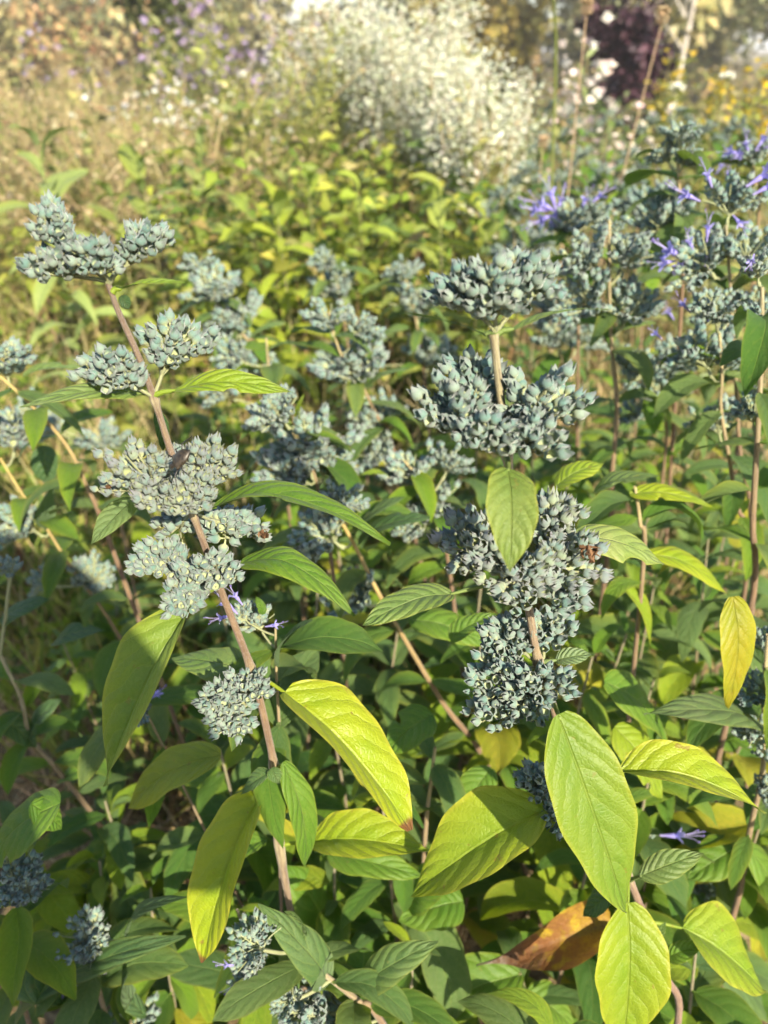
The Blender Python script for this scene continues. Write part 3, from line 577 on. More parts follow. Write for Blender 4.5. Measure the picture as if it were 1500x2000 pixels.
mp(0.50, [(1500, 1240), (1492, 1360), (1490, 1500), (1465, 1620), (1440, 1760)], [(1490, 1345, 44), (1480, 1430, 42), (1495, 1250, 40), (1500, 1540, 28)], 'bluebeard cropped by right edge with silvery heads above the yellow leaf', [((1460, 1652), (1500, 1832), 96, MG, 0.1)], seed=17, auto=2, yel=0.2, r=0.0032)
mp(0.44, [(538, 1225), (540, 1320), (545, 1420), (543, 1500)], [(500, 1210, 34), (470, 1200, 26)], 'slender bluebeard shoot with violet flowers right behind left plant stem', [((545, 1300), (610, 1210), 52, DG, 0.0), ((515, 1200), (500, 1165), 24, MG, 0), ((545, 1330), (520, 1360), 40, DG, 0)], seed=18, auto=1, r=0.0016, flowers=[(450, 1185, 40, -.7, .8), (440, 1205, 30, -1, -.2), (530, 1222, 26, 1, .2), (465, 1170, 30, -.6, .9)])
mp(0.36, [(575, 1858), (640, 1908), (700, 1955), (745, 1995)], [(500, 1845, 44), (490, 1900, 40), (600, 1975, 58), (660, 1985, 48), (560, 1955, 30)], 'bluebeard shoot lying low at the bottom edge with pale grey stem', [((640, 1925), (505, 1765), 92, GG, 0), ((700, 1935), (858, 1838), 86, GG, 0.1), ((575, 1880), (562, 1965), 38, GG, 0), ((585, 1840), (555, 1780), 30, GG2, 0)], seed=19, auto=1, yel=0.0, r=0.0032, flowers=[(465, 1920, 30, -1, -.5), (450, 1885, 26, -1, .2)])
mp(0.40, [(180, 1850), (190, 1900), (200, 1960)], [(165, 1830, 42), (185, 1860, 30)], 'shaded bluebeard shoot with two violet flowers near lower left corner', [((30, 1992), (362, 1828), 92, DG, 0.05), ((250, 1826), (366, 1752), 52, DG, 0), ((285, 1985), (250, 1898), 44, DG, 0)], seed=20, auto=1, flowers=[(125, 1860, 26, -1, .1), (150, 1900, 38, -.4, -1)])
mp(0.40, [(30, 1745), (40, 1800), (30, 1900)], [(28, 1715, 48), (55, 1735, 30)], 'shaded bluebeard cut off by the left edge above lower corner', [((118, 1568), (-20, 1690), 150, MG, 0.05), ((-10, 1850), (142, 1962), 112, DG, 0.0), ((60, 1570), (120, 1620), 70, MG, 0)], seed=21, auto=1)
mp(0.42, [(255, 1995), (262, 2030)], [(262, 2000, 44)], 'shaded bluebeard head just showing at the bottom edge', seed=22, auto=1)
mp(0.52, [(1245, 1640), (1250, 1680), (1258, 1740)], [(1262, 1632, 22), (1250, 1655, 18)], 'tiny bluebeard shoot with one violet flower beside the broad hanging leaf', seed=23, auto=1, r=0.0014, flowers=[(1312, 1632, 44, 1, .1), (1247, 1660, 22, 0, -1)])
mp(0.58, [(1360, 1715), (1355, 1760), (1350, 1820)], [(1360, 1730, 40)], 'small dark shaded seed head right of the broad hanging leaf', seed=24, auto=1)
mp(0.52, [(270, 1375), (300, 1420)], [(265, 1385, 24)], 'shaded bluebeard tip with violet flower behind the big folded leaf', seed=25, auto=1, r=0.0014, flowers=[(300, 1360, 26, .8, .6)])
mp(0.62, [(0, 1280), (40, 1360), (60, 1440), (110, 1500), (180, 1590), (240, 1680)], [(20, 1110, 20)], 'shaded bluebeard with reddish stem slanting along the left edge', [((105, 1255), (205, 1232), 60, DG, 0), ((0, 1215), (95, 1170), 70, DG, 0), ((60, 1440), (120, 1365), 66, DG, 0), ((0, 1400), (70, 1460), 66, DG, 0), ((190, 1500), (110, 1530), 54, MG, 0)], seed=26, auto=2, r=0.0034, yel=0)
mp(1.05, [(205, 860), (215, 920)], [(200, 860, 40), (100, 830, 40), (60, 810, 36)], 'pale blurred bluebeard heads behind the left plant low in the meadow', seed=27, auto=1)
mp(1.25, [(1090, 640), (1095, 700), (1100, 760)], [(1090, 655, 46), (1080, 600, 40), (1140, 660, 40)], 'blurred bluebeard tucked behind the largest seed head on its right', seed=28, auto=1)
mp(0.95, [(1290, 700), (1295, 790), (1300, 880)], [(1285, 760, 52), (1320, 700, 44), (1250, 800, 44)], 'blurred bluebeard between the straight stem and the blooming plant', seed=29, auto=2, flowers=[(1310, 615, 26, -.5, .5)])
mp(1.0, [(520, 660), (525, 720), (535, 780)], [(455, 690, 34), (500, 740, 44), (430, 760, 36)], 'blurred bluebeard heads behind the long leaf of the left plant', seed=30, auto=1, flowers=[(440, 705, 18, .3, .6)])
mp(1.7, [(1000, 430), (1005, 500)], [(1030, 470, 34), (985, 500, 30), (1060, 470, 26)], 'far bluebeard heads showing over the largest seed head', seed=31, auto=1)
mp(1.35, [(1260, 400), (1265, 460)], [(1270, 400, 44), (1225, 400, 34), (1300, 380, 30)], 'far bluebeard heads left of the blooming plant', seed=32, auto=1, flowers=[(1405, 330, 20, .3, .5), (1420, 345, 20, 0, .5)])

for i, (fx, fy, fyd) in enumerate([(1030, 330, 2.4), (1090, 350, 2.1), (1140, 300, 2.5), (1180, 340, 2.1), (1230, 300, 2.4), (1275, 235, 3.0), (1120, 240, 3.2), (1060, 270, 3.0), (1190, 225, 3.4), (1380, 250, 2.4), (1440, 240, 2.6), (1330, 215, 3.4), (1240, 350, 1.9), (980, 380, 2.1), (1150, 190, 4.2), (1080, 205, 4.0)]):
    k = 26 / fyd * 1.5; mp(fyd, [(fx, fy), (fx + 4, fy + 30), (fx + 6, fy + 60)], [(fx, fy, k), (fx - k * 1.3, fy + k * 1.5, k * .9), (fx + k * 1.4, fy + k * 1.7, k)], 'far bluebeard in the blue green drift, ' + ('first second third fourth fifth sixth seventh eighth ninth tenth eleventh twelfth thirteenth fourteenth fifteenth sixteenth'.split()[sorted(range(16), key=lambda j: [1030, 1090, 1140, 1180, 1230, 1275, 1120, 1060, 1190, 1380, 1440, 1330, 1240, 980, 1150, 1080][j]).index(i)]) + ' from the left', seed=60 + i, auto=1, r=0.002)
mp(0.46, [(1015, 1900), (1030, 1950), (1045, 2010)], [], 'low leafy bluebeard shoot with glossy leaves under the orange withered leaf', [((1018, 1902), (798, 1996), 125, MG, 0.1), ((1030, 1935), (1120, 2010), 90, MG, 0.1), ((905, 1760), (780, 1800), 110, MG, 0.05), ((800, 1760), (905, 1700), 110, MG, 0.05)], seed=40, auto=1)
mp(0.50, [(850, 1460), (840, 1540), (830, 1640)], [], 'leafy bluebeard shoot with round glossy leaves between the two front plants', [((845, 1395), (755, 1470), 110, MG, 0.05), ((690, 1560), (800, 1500), 80, YG, 0.2), ((960, 1500), (900, 1590), 80, MG, 0.05), ((880, 1250), (970, 1200), 60, MG, 0.05), ((640, 1840), (560, 1690), 150, MG, 0.05), ((860, 1860), (790, 1750), 120, MG, 0.05)], seed=41, auto=1)
mp(0.52, [(1390, 1880), (1395, 1950), (1400, 2010)], [], 'leafy bluebeard shoot filling the lower right corner', [((1330, 1905), (1350, 2020), 110, MG, 0.1), ((1400, 1900), (1500, 1990), 110, GG, 0.05), ((1180, 1330), (1300, 1450), 130, MG, 0.1), ((1200, 1420), (1290, 1560), 110, YG, 0.2), ((1460, 1650), (1340, 1720), 100, MG, 0.1)], seed=42, auto=1)
mp(0.60, [(1240, 950), (1250, 1020), (1255, 1120)], [], 'bluebeard shoot with yellow green leaves behind the pale leaf at right', [((1230, 965), (1390, 990), 62, YG2, 0.35), ((1085, 950), (1180, 905), 70, YG, 0.3), ((1260, 1080), (1420, 1160), 80, YG2, 0.5), ((1200, 1130), (1270, 1270), 66, YG, 0.3), ((1160, 960), (1290, 930), 60, GG2, 0.1), ((800, 1210), (950, 1260), 100, MG, 0.1)], seed=43, auto=1)
# ------------------------------------------------------------------ leafy shoots that fill the thicket
def leafy_shoot(x, y, z, label, seed, group, shade=False):
    r = random.Random(seed); random.seed(seed); root = link('leafy_shoot', None, None, (x, y, 0)); tag(root, label, 'plant', group)
    lx, ly = r.uniform(-0.06, 0.06), r.uniform(-0.06, 0.04); pts = [np.array((x + lx, y + ly, z)), np.array((x + lx * .5, y + ly * .5, z * .55)), np.array((x, y, 0))]
    stem_mesh(pts, 0.0012, 0.0026, root, c0=STEM_TOP * 0.7, c1=STEM_LOW, n=16); cv = curve(pts, 40)
    n = 11; az = r.uniform(0, 3.14)
    for i in range(n):
        p = cv[int((0.01 + 0.84 * (i / n) ** 0.95) * 39)]; size = (0.044 + 0.055 * min(1, i / 3)) * r.uniform(.6, 1.3); az += math.pi / 2 + r.uniform(-.35, .35)
        for sg in (0, math.pi):
            c = GREENS[r.choice((0, 0, 1, 1, 2, 2, 3, 3, 4, 4, 5, 6))]; age = r.choice((0, 0.05, 0.1, 0.15, 0.3)); 
            if y > 0.75 and r.random() < .5: c = GREENS[r.choice((3, 6))]
            if r.random() < 0.05: c, age = (0.42, 0.36, 0.03), 0.9
            side_leaf(root, p, az + sg, size * r.uniform(.8, 1.1), c, age, r.uniform(-0.55, 0.45) if i else 0.6)
            if r.random() < 0.35: side_leaf(root, p, az + sg + r.uniform(-.5, .5), size * .35, GREENS[6], 0, 0.8)
def canopy(x, y):
    t = np.interp(y, [0.30, 0.45, 0.6, 0.8, 1.0, 1.5, 2.2, 3.0], [0.48, 0.57, 0.63, 0.69, 0.71, 0.68, 0.54, 0.40])
    left = np.interp(x / max(y, .3), [-0.55, -0.28, -0.05, 0.2], [0.30, 0.16, 0.04, 0.0]) * np.interp(y, [0.5, 0.8], [0.35, 1.0])
    return t - left
LAND = [(110, 480, 'the left plant top seed heads'), (215, 730, 'the left plant second seed heads'), (350, 895, 'the stink bug'), (590, 1000, 'the long leaf beside the stink bug'), (580, 1110, 'the left plant drooping right leaf'), (270, 1350, 'the big folded leaf of the left plant'), (460, 1370, 'the lowest seed head of the left plant'),
        (690, 1470, 'the bright yellow green leaf in the centre'), (440, 1690, 'the folded yellow leaf at lower left'), (720, 1650, 'the glossy leaf at the bottom centre'), (970, 570, 'the largest seed head'), (970, 800, 'the wide loose seed head'), (995, 1010, 'the leaf hanging before the seed heads'), (1200, 1070, 'the pale leaf of the right plant'),
        (1010, 1330, 'the lowest dense head of the right plant'), (1150, 1580, 'the broad hanging leaf'), (930, 1660, 'the half shaded yellow leaf'), (1350, 1530, 'the yellow leaf at the right edge'), (1050, 1840, 'the orange withered leaf'), (1220, 1880, 'the leaf pointing out of the bottom'), (1430, 1270, 'the golden drooping leaf'), (1420, 1860, 'the leaf in the lower right corner'),
        (600, 1960, 'the seed heads at the bottom edge'), (160, 1880, 'the violet flowers in the lower left corner'), (30, 1720, 'the shaded head at the left edge'), (40, 1010, 'the seed head at the left edge'), (600, 880, 'the middle seed heads'), (690, 700, 'the layered pale heads'), (820, 980, 'the head left of the wide one'), (1195, 800, 'the straight dark stem'),
        (1420, 430, 'the blooming plant'), (1400, 690, 'the dark drooping heads'), (1075, 410, 'the violet flower tuft'), (450, 620, 'the blurred heads left of centre'), (820, 600, 'the blurred heads left of the largest one'), (850, 1380, 'the slanting brown stem'), (1375, 1410, 'the grey green leaf at right'), (480, 1200, 'the violet flowers behind the left stem'), (1310, 1630, 'the small violet flower at lower right')]
USED = set()
def shoot_label(p):
    v = np.asarray(p, float) - CAM; t = v @ FW; px = 750 + F_PX * (v @ RT) / t; py = 1000 - F_PX * (v @ UP) / t
    for l in sorted(LAND, key=lambda l: (l[0] - px) ** 2 + (l[1] - py) ** 2):
        dx, dy = px - l[0], py - l[1]
        for w_ in ((('right of' if dx > 0 else 'left of'), ('below' if dy > 0 else 'above')) if abs(dx) > abs(dy) else (('below' if dy > 0 else 'above'), ('right of' if dx > 0 else 'left of'))):
            q = 'leafy green shoot %s %s' % (w_, l[2])
            if q not in USED: USED.add(q); return q
    return 'leafy green shoot in the thicket'
r = random.Random(3); n = 0
for y0 in np.arange(0.31, 1.75, 0.12):
    step = 0.105 if y0 < 0.9 else 0.17; half = 0.62 * y0 + 0.16
    for x0 in np.arange(-half, half, step):
        x = x0 + r.uniform(-.05, .05); y = y0 + r.uniform(-.06, .06); z = canopy(x, y) - r.uniform(0.0, 0.11)
        if (x / y < -0.22 and y > 0.72 and r.random() < 0.75) or z < 0.2 or abs(x) > 0.52 * y + 0.12: continue
        leafy_shoot(x, y, z, shoot_label((x, y, z - 0.05)), 4000 + n, 'leafy shoots of the thicket'); n += 1
print('shoots', n)

# ------------------------------------------------------------------ stink bug
def stink_bug():
    yb = 0.362; H = P(338, 911, yb); T = P(371, 882, yb); ax = nrm(T - H); up = nrm(camvec(-0.25, 0.45, 0.85)); up = nrm(up - ax * np.dot(up, ax)); S = np.cross(ax, up); L = np.linalg.norm(T - H)
    root = link('stink_bug', None, None, (H + T) / 2); tag(root, 'dark brown shield shaped bug sitting on the grey seed heads beside the stem', 'bug')
    def shell(prof, name, mat):
        mb = MB(); V = []; n = 12
        for t, wd, th in prof:
            for k in range(n):
                a = 2 * math.pi * k / n; V.append(H + ax * t * L + S * math.cos(a) * wd * L + up * (math.sin(a) * th * L * (1 if math.sin(a) > 0 else 0.6) + 0.05 * L))
        k = np.arange(n); F = np.concatenate([np.stack([i * n + k, i * n + (k + 1) % n, (i + 1) * n + (k + 1) % n, (i + 1) * n + k], 1) for i in range(len(prof) - 1)])
        mb.add(V, F); return link(name, mb.mesh(name, mat, WLOC[root.name]), root, WLOC[root.name])
    shell([(0.10, 0.10, 0.05), (0.16, 0.26, 0.11), (0.24, 0.42, 0.15), (0.29, 0.40, 0.17), (0.36, 0.34, 0.19), (0.55, 0.37, 0.20), (0.75, 0.32, 0.17), (0.93, 0.19, 0.10), (1.05, 0.02, 0.03)], 'body', M_BUG)
    shell([(-0.12, 0.02, 0.02), (-0.09, 0.09, 0.05), (0.0, 0.12, 0.08), (0.11, 0.13, 0.08)], 'head', M_BUG)
    for sg in (-1, 1):
        for t, fw in ((0.2, -0.35), (0.4, 0.05), (0.58, 0.45)):
            p0 = H + ax * L * t + S * sg * 0.25 * L - up * 0.02 * L; p1 = p0 + S * sg * 0.30 * L + ax * fw * 0.5 * L + up * 0.10 * L; p2 = p1 + S * sg * 0.22 * L + ax * fw * 0.8 * L - up * 0.28 * L
            mb = MB(); tube(mb, [p0, p1, p2, p2 + S * sg * 0.08 * L], [0.035 * L, 0.03 * L, 0.02 * L, 0.012 * L], 5); link('leg', mb.mesh('leg', M_BUGD, p0), root, p0)
        a0 = H - ax * 0.08 * L + S * sg * 0.07 * L; a1 = a0 - ax * 0.35 * L + S * sg * 0.14 * L + up * 0.1 * L; a2 = a1 - ax * 0.55 * L + S * sg * (0.1 if sg > 0 else 0.35) * L
        mb = MB(); tube(mb, curve([a0, a1, a2], 6), 0.014 * L, 4); link('antenna', mb.mesh('antenna', M_BUGD, a0), root, a0)
stink_bug()
def withered(root, px, py, y, size, seed):
    rr = np.random.default_rng(seed); C = P(px, py, y); k = pxm(py, y) * size; mb = MB()
    for i in range(9):
        d = nrm(rr.normal(size=3) + camvec(0.6, 0.3, 0.4)); leaf_grid(mb, [C - d * k * .4, C + rr.normal(size=3) * k * .15, C + d * k * .5], k * .35, rr.normal(size=3), 0.6, 0.4, 6, 4, 0, i)
    mb.c = [np.broadcast_to(np.array((0.13, 0.072, 0.038)) * rr.uniform(.5, 1.3), (len(v), 3)) for v in mb.v]
    o = link('withered_flower', mb.mesh('withered_flower', M_DRY, C), root, C); o['label'] = 'brown withered flower'
withered(rootL, 514, 1043, 0.395, 26, 1); withered(rootR, 1155, 1082, 0.352, 44, 2); withered(rootL, 212, 950, 0.375, 16, 3)

# ------------------------------------------------------------------ ground and meadow
def ground_h(x, y): return 0.0
gx = np.concatenate([-np.geomspace(400, 1, 24), np.linspace(-0.9, 0.9, 13), np.geomspace(1, 400, 24)]); gy = np.concatenate([-np.geomspace(60, 0.5, 12), np.linspace(0, 3, 22), np.geomspace(3.3, 600, 30)])
X, Y = np.meshgrid(gx, gy); near = np.exp(-((X ** 2 + (Y - 1) ** 2) / 30)); Z = -0.03 + 0.02 * np.sin(X * 7 + Y * 3) * near + 0.012 * np.sin(X * 19 - Y * 13) * near
V = np.stack([X, Y, Z], -1).reshape(-1, 3); I = np.arange(len(V)).reshape(X.shape)
mb = MB(); mb.add(V, np.stack([I[:-1, :-1].ravel(), I[:-1, 1:].ravel(), I[1:, 1:].ravel(), I[1:, :-1].ravel()], 1)); tag(link('ground', mb.mesh('ground', M_SOIL)), kind='structure')

def rot_frames(d, roll):
    """many frames at once: d (n,3) directions, returns side and normal vectors"""
    d = d / np.linalg.norm(d, axis=1, keepdims=True); h = np.tile(np.array([[0, 0, 1.0]]), (len(d), 1)); bad = np.abs(d[:, 2]) > 0.97; h[bad] = (1, 0, 0)
    s = np.cross(d, h); s /= np.linalg.norm(s, axis=1, keepdims=True); nn = np.cross(s, d); c, si = np.cos(roll)[:, None], np.sin(roll)[:, None]
    return d, s * c + nn * si, nn * c - s * si
def blades(mb, base, d, L, wd, col, rng, bend=0.3):
    """many thin two-segment blades"""
    n = len(base); d, s, nn = rot_frames(d, rng.uniform(0, 6.28, n)); L = L[:, None]; wd = wd[:, None]
    b = rng.normal(size=(n, 3)) * bend; b[:, 2] = -np.abs(b[:, 2]) * 0.6
    m = base + d * L * 0.5 + b * L * 0.12; t = base + d * L + b * L * 0.5
    V = np.stack([base - s * wd, base + s * wd, m + s * wd * 0.8, m - s * wd * 0.8, t], 1).reshape(-1, 3); i = np.arange(n)[:, None] * 5
    C = np.repeat(col, 5, axis=0); n0 = mb.n
    mb.add(V, i + np.array([[0, 1, 2, 3]]), C); mb.f.append(i + np.array([[3, 2, 4]]) + n0)
def leaves(mb, base, d, L, wd, col, rng, droop=0.25):
    """many small folded leaves of six vertices"""
    n = len(base); d, s, nn = rot_frames(d, rng.normal(0, 0.7, n)); L = L[:, None]; wd = wd[:, None]
    m = base + d * L * 0.45; t = base + d * L - nn * L * droop
    V = np.stack([base, m + s * wd + nn * wd * 0.35, m, m - s * wd + nn * wd * 0.35, t], 1).reshape(-1, 3); i = np.arange(n)[:, None] * 5
    C = np.repeat(col, 5, axis=0)
    mb.add(V, np.concatenate([i + np.array([[0, 2, 1]]), i + np.array([[0, 3, 2]]), i + np.array([[1, 2, 4]]), i + np.array([[2, 3, 4]])]), C)
def tints(n, cols, rng, var=0.25):
    c = np.array(cols)[rng.integers(len(cols), size=n)]; return c * (1 + rng.uniform(-var, var, (n, 1))) * (1 + rng.uniform(-.08, .08, (n, 3)))
def scatter(n, y0, y1, u0, u1, rng, pw=1.0):
    """positions on the ground between distances y0 and y1, across the view fan u = x / y"""
    y = y0 + (y1 - y0) * rng.uniform(0, 1, n) ** pw; x = y * rng.uniform(u0, u1, n); return np.stack([x, y, np.zeros(n)], 1)
def upish(n, rng, sp): 
    d = rng.normal(size=(n, 3)) * sp; d[:, 2] = 1; return d
rg = np.random.default_rng(11)
# dry litter and grass under the plants on the left
mb = MB(); n = 11000; b = scatter(n, 0.7, 3.4, -0.72, 0.5, rg); blades(mb, b, upish(n, rg, 0.9), rg.uniform(.08, .32, n), rg.uniform(.0008, .002, n), tints(n, [(0.42, 0.29, 0.15), (0.32, 0.21, 0.11), (0.50, 0.39, 0.22), (0.22, 0.15, 0.08)], rg), rg, 0.6)
tag(link('dry_grass', mb.mesh('dry_grass', M_DRY)), 'tangle of dry brown grass on the ground at left behind front plants', 'grass', kind='stuff')
mb = MB(); n = 9000; b = scatter(n, 0.9, 6.5, -0.62, 0.5, rg); blades(mb, b, upish(n, rg, 0.35), rg.uniform(.2, .55, n), rg.uniform(.0015, .0035, n), tints(n, [(0.20, 0.26, 0.04), (0.28, 0.30, 0.06), (0.12, 0.18, 0.03), (0.34, 0.30, 0.10)], rg), rg, 0.5)
tag(link('green_grass', mb.mesh('green_grass', M_VEG)), 'sunlit green meadow grass between the weeds', 'grass', kind='stuff')
mb = MB(); n = 9000; b = scatter(n, 1.3, 6.0, -0.62, 0.62, rg); blades(mb, b, upish(n, rg, 0.25), rg.uniform(.25, .75, n), rg.uniform(.001, .0024, n), tints(n, [(0.40, 0.30, 0.16), (0.32, 0.22, 0.12), (0.48, 0.40, 0.22), (0.26, 0.24, 0.08)], rg), rg, 0.5)
tag(link('tall_dry_grass', mb.mesh('tall_dry_grass', M_DRY)), 'thin tan grass stalks standing through the meadow weeds', 'grass', kind='stuff')
# broad leaved weeds in the meadow
def weed_mass(name, label, n, y0, y1, u0, u1, zlo, zhi, Lr, cols, seed, sp=1.0, stems=400):
    rng = np.random.default_rng(seed); mb = MB(); k = max(1, n // 26); c = scatter(k, y0, y1, u0, u1, rng); hgt = rng.uniform(zlo, zhi, k)
    blades(mb, c, upish(k, rng, 0.1), hgt, np.full(k, 0.004), tints(k, [(0.22, 0.20, 0.08), (0.25, 0.14, 0.08)], rng), rng, 0.1)
    o = rng.integers(k, size=n); t = rng.uniform(0.25, 1, n); b = c[o] + rng.normal(size=(n, 3)) * np.array([.03, .03, 0]); b[:, 2] = hgt[o] * t
    d = rng.normal(size=(n, 3)); d[:, 2] = rng.uniform(-0.5, 0.8, n) * sp; L = rng.uniform(*Lr, n)
    leaves(mb, b, d, L, L * rng.uniform(.18, .3, n), tints(n, cols, rng), rng)
    return tag(link(name, mb.mesh(name, M_VEG)), label, 'weeds', kind='stuff')
LIME = [(0.20, 0.27, 0.03), (0.28, 0.33, 0.04), (0.13, 0.20, 0.03), (0.34, 0.36, 0.06), (0.08, 0.13, 0.03), (0.28, 0.25, 0.08)]
weed_mass('lime_weeds', 'mass of lime green broad leaved weeds in the middle distance', 20000, 2.0, 4.2, -0.26, 0.14, .35, .88, (.025, .085), LIME, 21)
weed_mass('olive_weeds', 'mass of yellow green weeds behind the left plant top', 11000, 2.7, 5.0, -0.62, -0.2, .25, .70, (.025, .085), [(0.24, 0.27, 0.05), (0.18, 0.20, 0.05), (0.33, 0.29, 0.10), (0.22, 0.28, 0.04)], 22)
weed_mass('low_weeds', 'patchy low green weeds among dry grass behind the left plant', 8000, 1.2, 3.4, -0.62, -0.15, .12, .45, (.02, .07), [(0.12, 0.20, 0.02), (0.20, 0.27, 0.03), (0.08, 0.14, 0.02), (0.26, 0.27, 0.05)], 27)
weed_mass('tall_olive_weeds', 'tall olive and green weeds mixed with dry stems at upper left', 12000, 3.2, 7.0, -0.62, -0.12, .45, 1.02, (.03, .08), [(0.16, 0.20, 0.05), (0.22, 0.25, 0.06), (0.10, 0.14, 0.04), (0.26, 0.17, 0.09), (0.30, 0.30, 0.10)], 28)
weed_mass('grey_green_weeds', 'mass of grey green leafy growth behind the bluebeards at right', 11000, 1.9, 9.0, 0.08, 0.62, .45, .85, (.03, .07), [(0.13, 0.19, 0.09), (0.18, 0.24, 0.10), (0.22, 0.25, 0.08), (0.10, 0.15, 0.08), (0.26, 0.27, 0.09)], 23)
weed_mass('far_weeds', 'far meadow growth in mixed green and tan below the trees', 16000, 6, 24, -0.62, 0.62, .3, 0.95, (.08, .18), [(0.24, 0.23, 0.08), (0.18, 0.20, 0.05), (0.33, 0.26, 0.13), (0.13, 0.15, 0.05), (0.30, 0.22, 0.11)], 24)

# ------------------------------------------------------------------ individual meadow plants
def stalk_set(root, base, n, h, spread, rng, col, wd=0.004, mat=None, name='stems'):
    mb = MB(); tips = []; b = np.asarray(base)
    for i in range(n):
        d = np.array([rng.normal() * spread, rng.normal() * spread, 1]); L = h * rng.uniform(.75, 1.05); p1 = b + d * L * 0.5; p2 = b + d * L * np.array([1.15, 1.15, 1]); tube(mb, curve([b + rng.normal(size=3) * np.array([.03, .03, 0]), p1, p2], 6), np.linspace(wd, wd * .4, 6), 5, np.array(col) * rng.uniform(.8, 1.2)); tips.append((p1, p2))
    link(name, mb.mesh(name, mat or M_DRY, b), root, b); return tips
def fluffy(name, label, cat, px, py, y, hgt, wid, stemc, leafc, flowc, nl, nf, fs, seed, group=None, stems=14, fspread=0.10, leafL=(.04, .09), ftop=0.62):
    """a many-stemmed flowering clump standing at distance y, its top at pixel row py"""
    rng = np.random.default_rng(seed); T = P(px, py, y); base = np.array([T[0], y, 0]); h = T[2] if hgt is None else hgt
    root = link(name, None, None, base); tag(root, label, cat, group); tips = stalk_set(root, base, stems, h, wid / h * 0.5, rng, stemc)
    if nl:
        i = rng.integers(len(tips), size=nl); t = rng.uniform(.1, .95, nl)[:, None]; b = base + (np.array([q[1] for q in tips])[i] - base) * t + rng.normal(size=(nl, 3)) * 0.02; d = rng.normal(size=(nl, 3)); L = rng.uniform(*leafL, nl)
        mb = MB(); thin = name == 'dry_weed'; d[:, 2] = np.abs(d[:, 2]) + (1.2 if thin else 0); (blades(mb, b, d, L * 2.2, L * .03, tints(nl, leafc, rng), rng, .4) if thin else leaves(mb, b, d, L, L * .14, tints(nl, leafc, rng), rng)); tag(link('foliage', mb.mesh('foliage', M_VEG, base), root, base), kind='stuff')
    if nf:
        i = rng.integers(len(tips), size=nf); t = rng.uniform(ftop, 1.02, nf)[:, None]; b = base + (np.array([q[1] for q in tips])[i] - base) * t + rng.normal(size=(nf, 3)) * fspread * np.array([1, 1, .6]); d = upish(nf, rng, 0.8); L = rng.uniform(fs * .6, fs * 1.3, nf)
        mb = MB(); leaves(mb, b, d, L, L * .55, tints(nf, flowc, rng, .15), rng, 0.1); d2 = upish(nf, rng, 1.2); leaves(mb, b, d2, L, L * .5, tints(nf, flowc, rng, .15), rng, 0.1)
        tag(link('blossoms', mb.mesh('blossoms', M_VEG, base), root, base), kind='stuff')
    return root
WHITE = [(0.74, 0.74, 0.64), (0.66, 0.68, 0.54), (0.56, 0.59, 0.42)]; TAN = [(0.40, 0.33, 0.17), (0.30, 0.25, 0.12), (0.26, 0.27, 0.09)]; OLIVE = [(0.26, 0.28, 0.09), (0.34, 0.34, 0.13), (0.20, 0.22, 0.07)]
for i, (px, py, y, wd_, nf) in enumerate([(740, -5, 4.2, .30, 3600), (660, 10, 4.6, .26, 2000), (820, 40, 3.8, .22, 3400), (945, 165, 3.0, .13, 2200), (880, 100, 3.4, .18, 3000), (965, 225, 2.8, .08, 700), (620, 35, 4.8, .24, 700)]):
    fluffy('white_boneset', ['tallest white flowering clump at the top of the meadow', 'white flowering clump left of the tallest white one', 'white flowering clump sloping right from the tallest one', 'lower white flowering clump at the right of the white mass', 'white flowering clump in the front of the white mass', 'lowest white flowering clump nearest the bluebeards', 'sparse white flowering clump at the left of the white mass'][i], 'flowers', px, py, y, None, wd_, (0.35, 0.27, 0.15), [(0.24, 0.27, 0.08), (0.34, 0.33, 0.14)], WHITE, 700, int(nf * 1.5), 0.012, 60 + i, 'white flowering clumps', 30, 0.045, ftop=0.74)
for i, (px, py, y, lb) in enumerate([(430, 5, 6.0, 'purple aster clump at the top just left of centre'), (225, 45, 6.5, 'sparse purple aster clump near the top left'), (370, 90, 6.2, 'faded purple aster clump below the dark tree')]):
    fluffy('purple_aster', lb, 'flowers', px, py, y, None, .8, (0.16, 0.15, 0.07), OLIVE, [(0.38, 0.30, 0.44), (0.30, 0.24, 0.36)], 700, 200 if i == 0 else 60, .045, 80 + i, 'purple aster clumps', 14, .12, (.06, .12), .7)
for i, (px, py, y, lb) in enumerate([(260, 150, 4.6, 'small white asters below the dark tree'), (440, 185, 4.2, 'small white asters left of the feathery green plant'), (350, 230, 3.9, 'low scatter of white asters in tan weeds')]):
    fluffy('white_aster', lb, 'flowers', px, py, y, None, .5, (0.28, 0.2, 0.1), OLIVE, [(0.75, 0.75, 0.72)], 350, 150, .028, 90 + i, 'small white aster clumps', 10, .1)
fluffy('feathery_plant', 'tall feathery yellow green plant near the top left of the white clumps', 'plant', 535, 40, 4.0, None, .45, (0.3, 0.3, 0.1), [(0.34, 0.37, 0.09), (0.28, 0.31, 0.08)], None, 3800, 0, .1, 101, None, 16, leafL=(.03, .06))
fluffy('feathery_plant', 'low olive feathery plant right of the tall feathery one', 'plant', 590, 130, 3.9, None, .4, (0.2, 0.2, 0.07), [(0.19, 0.20, 0.05), (0.14, 0.16, 0.04)], None, 2500, 0, .1, 102, None, 14, leafL=(.03, .06))
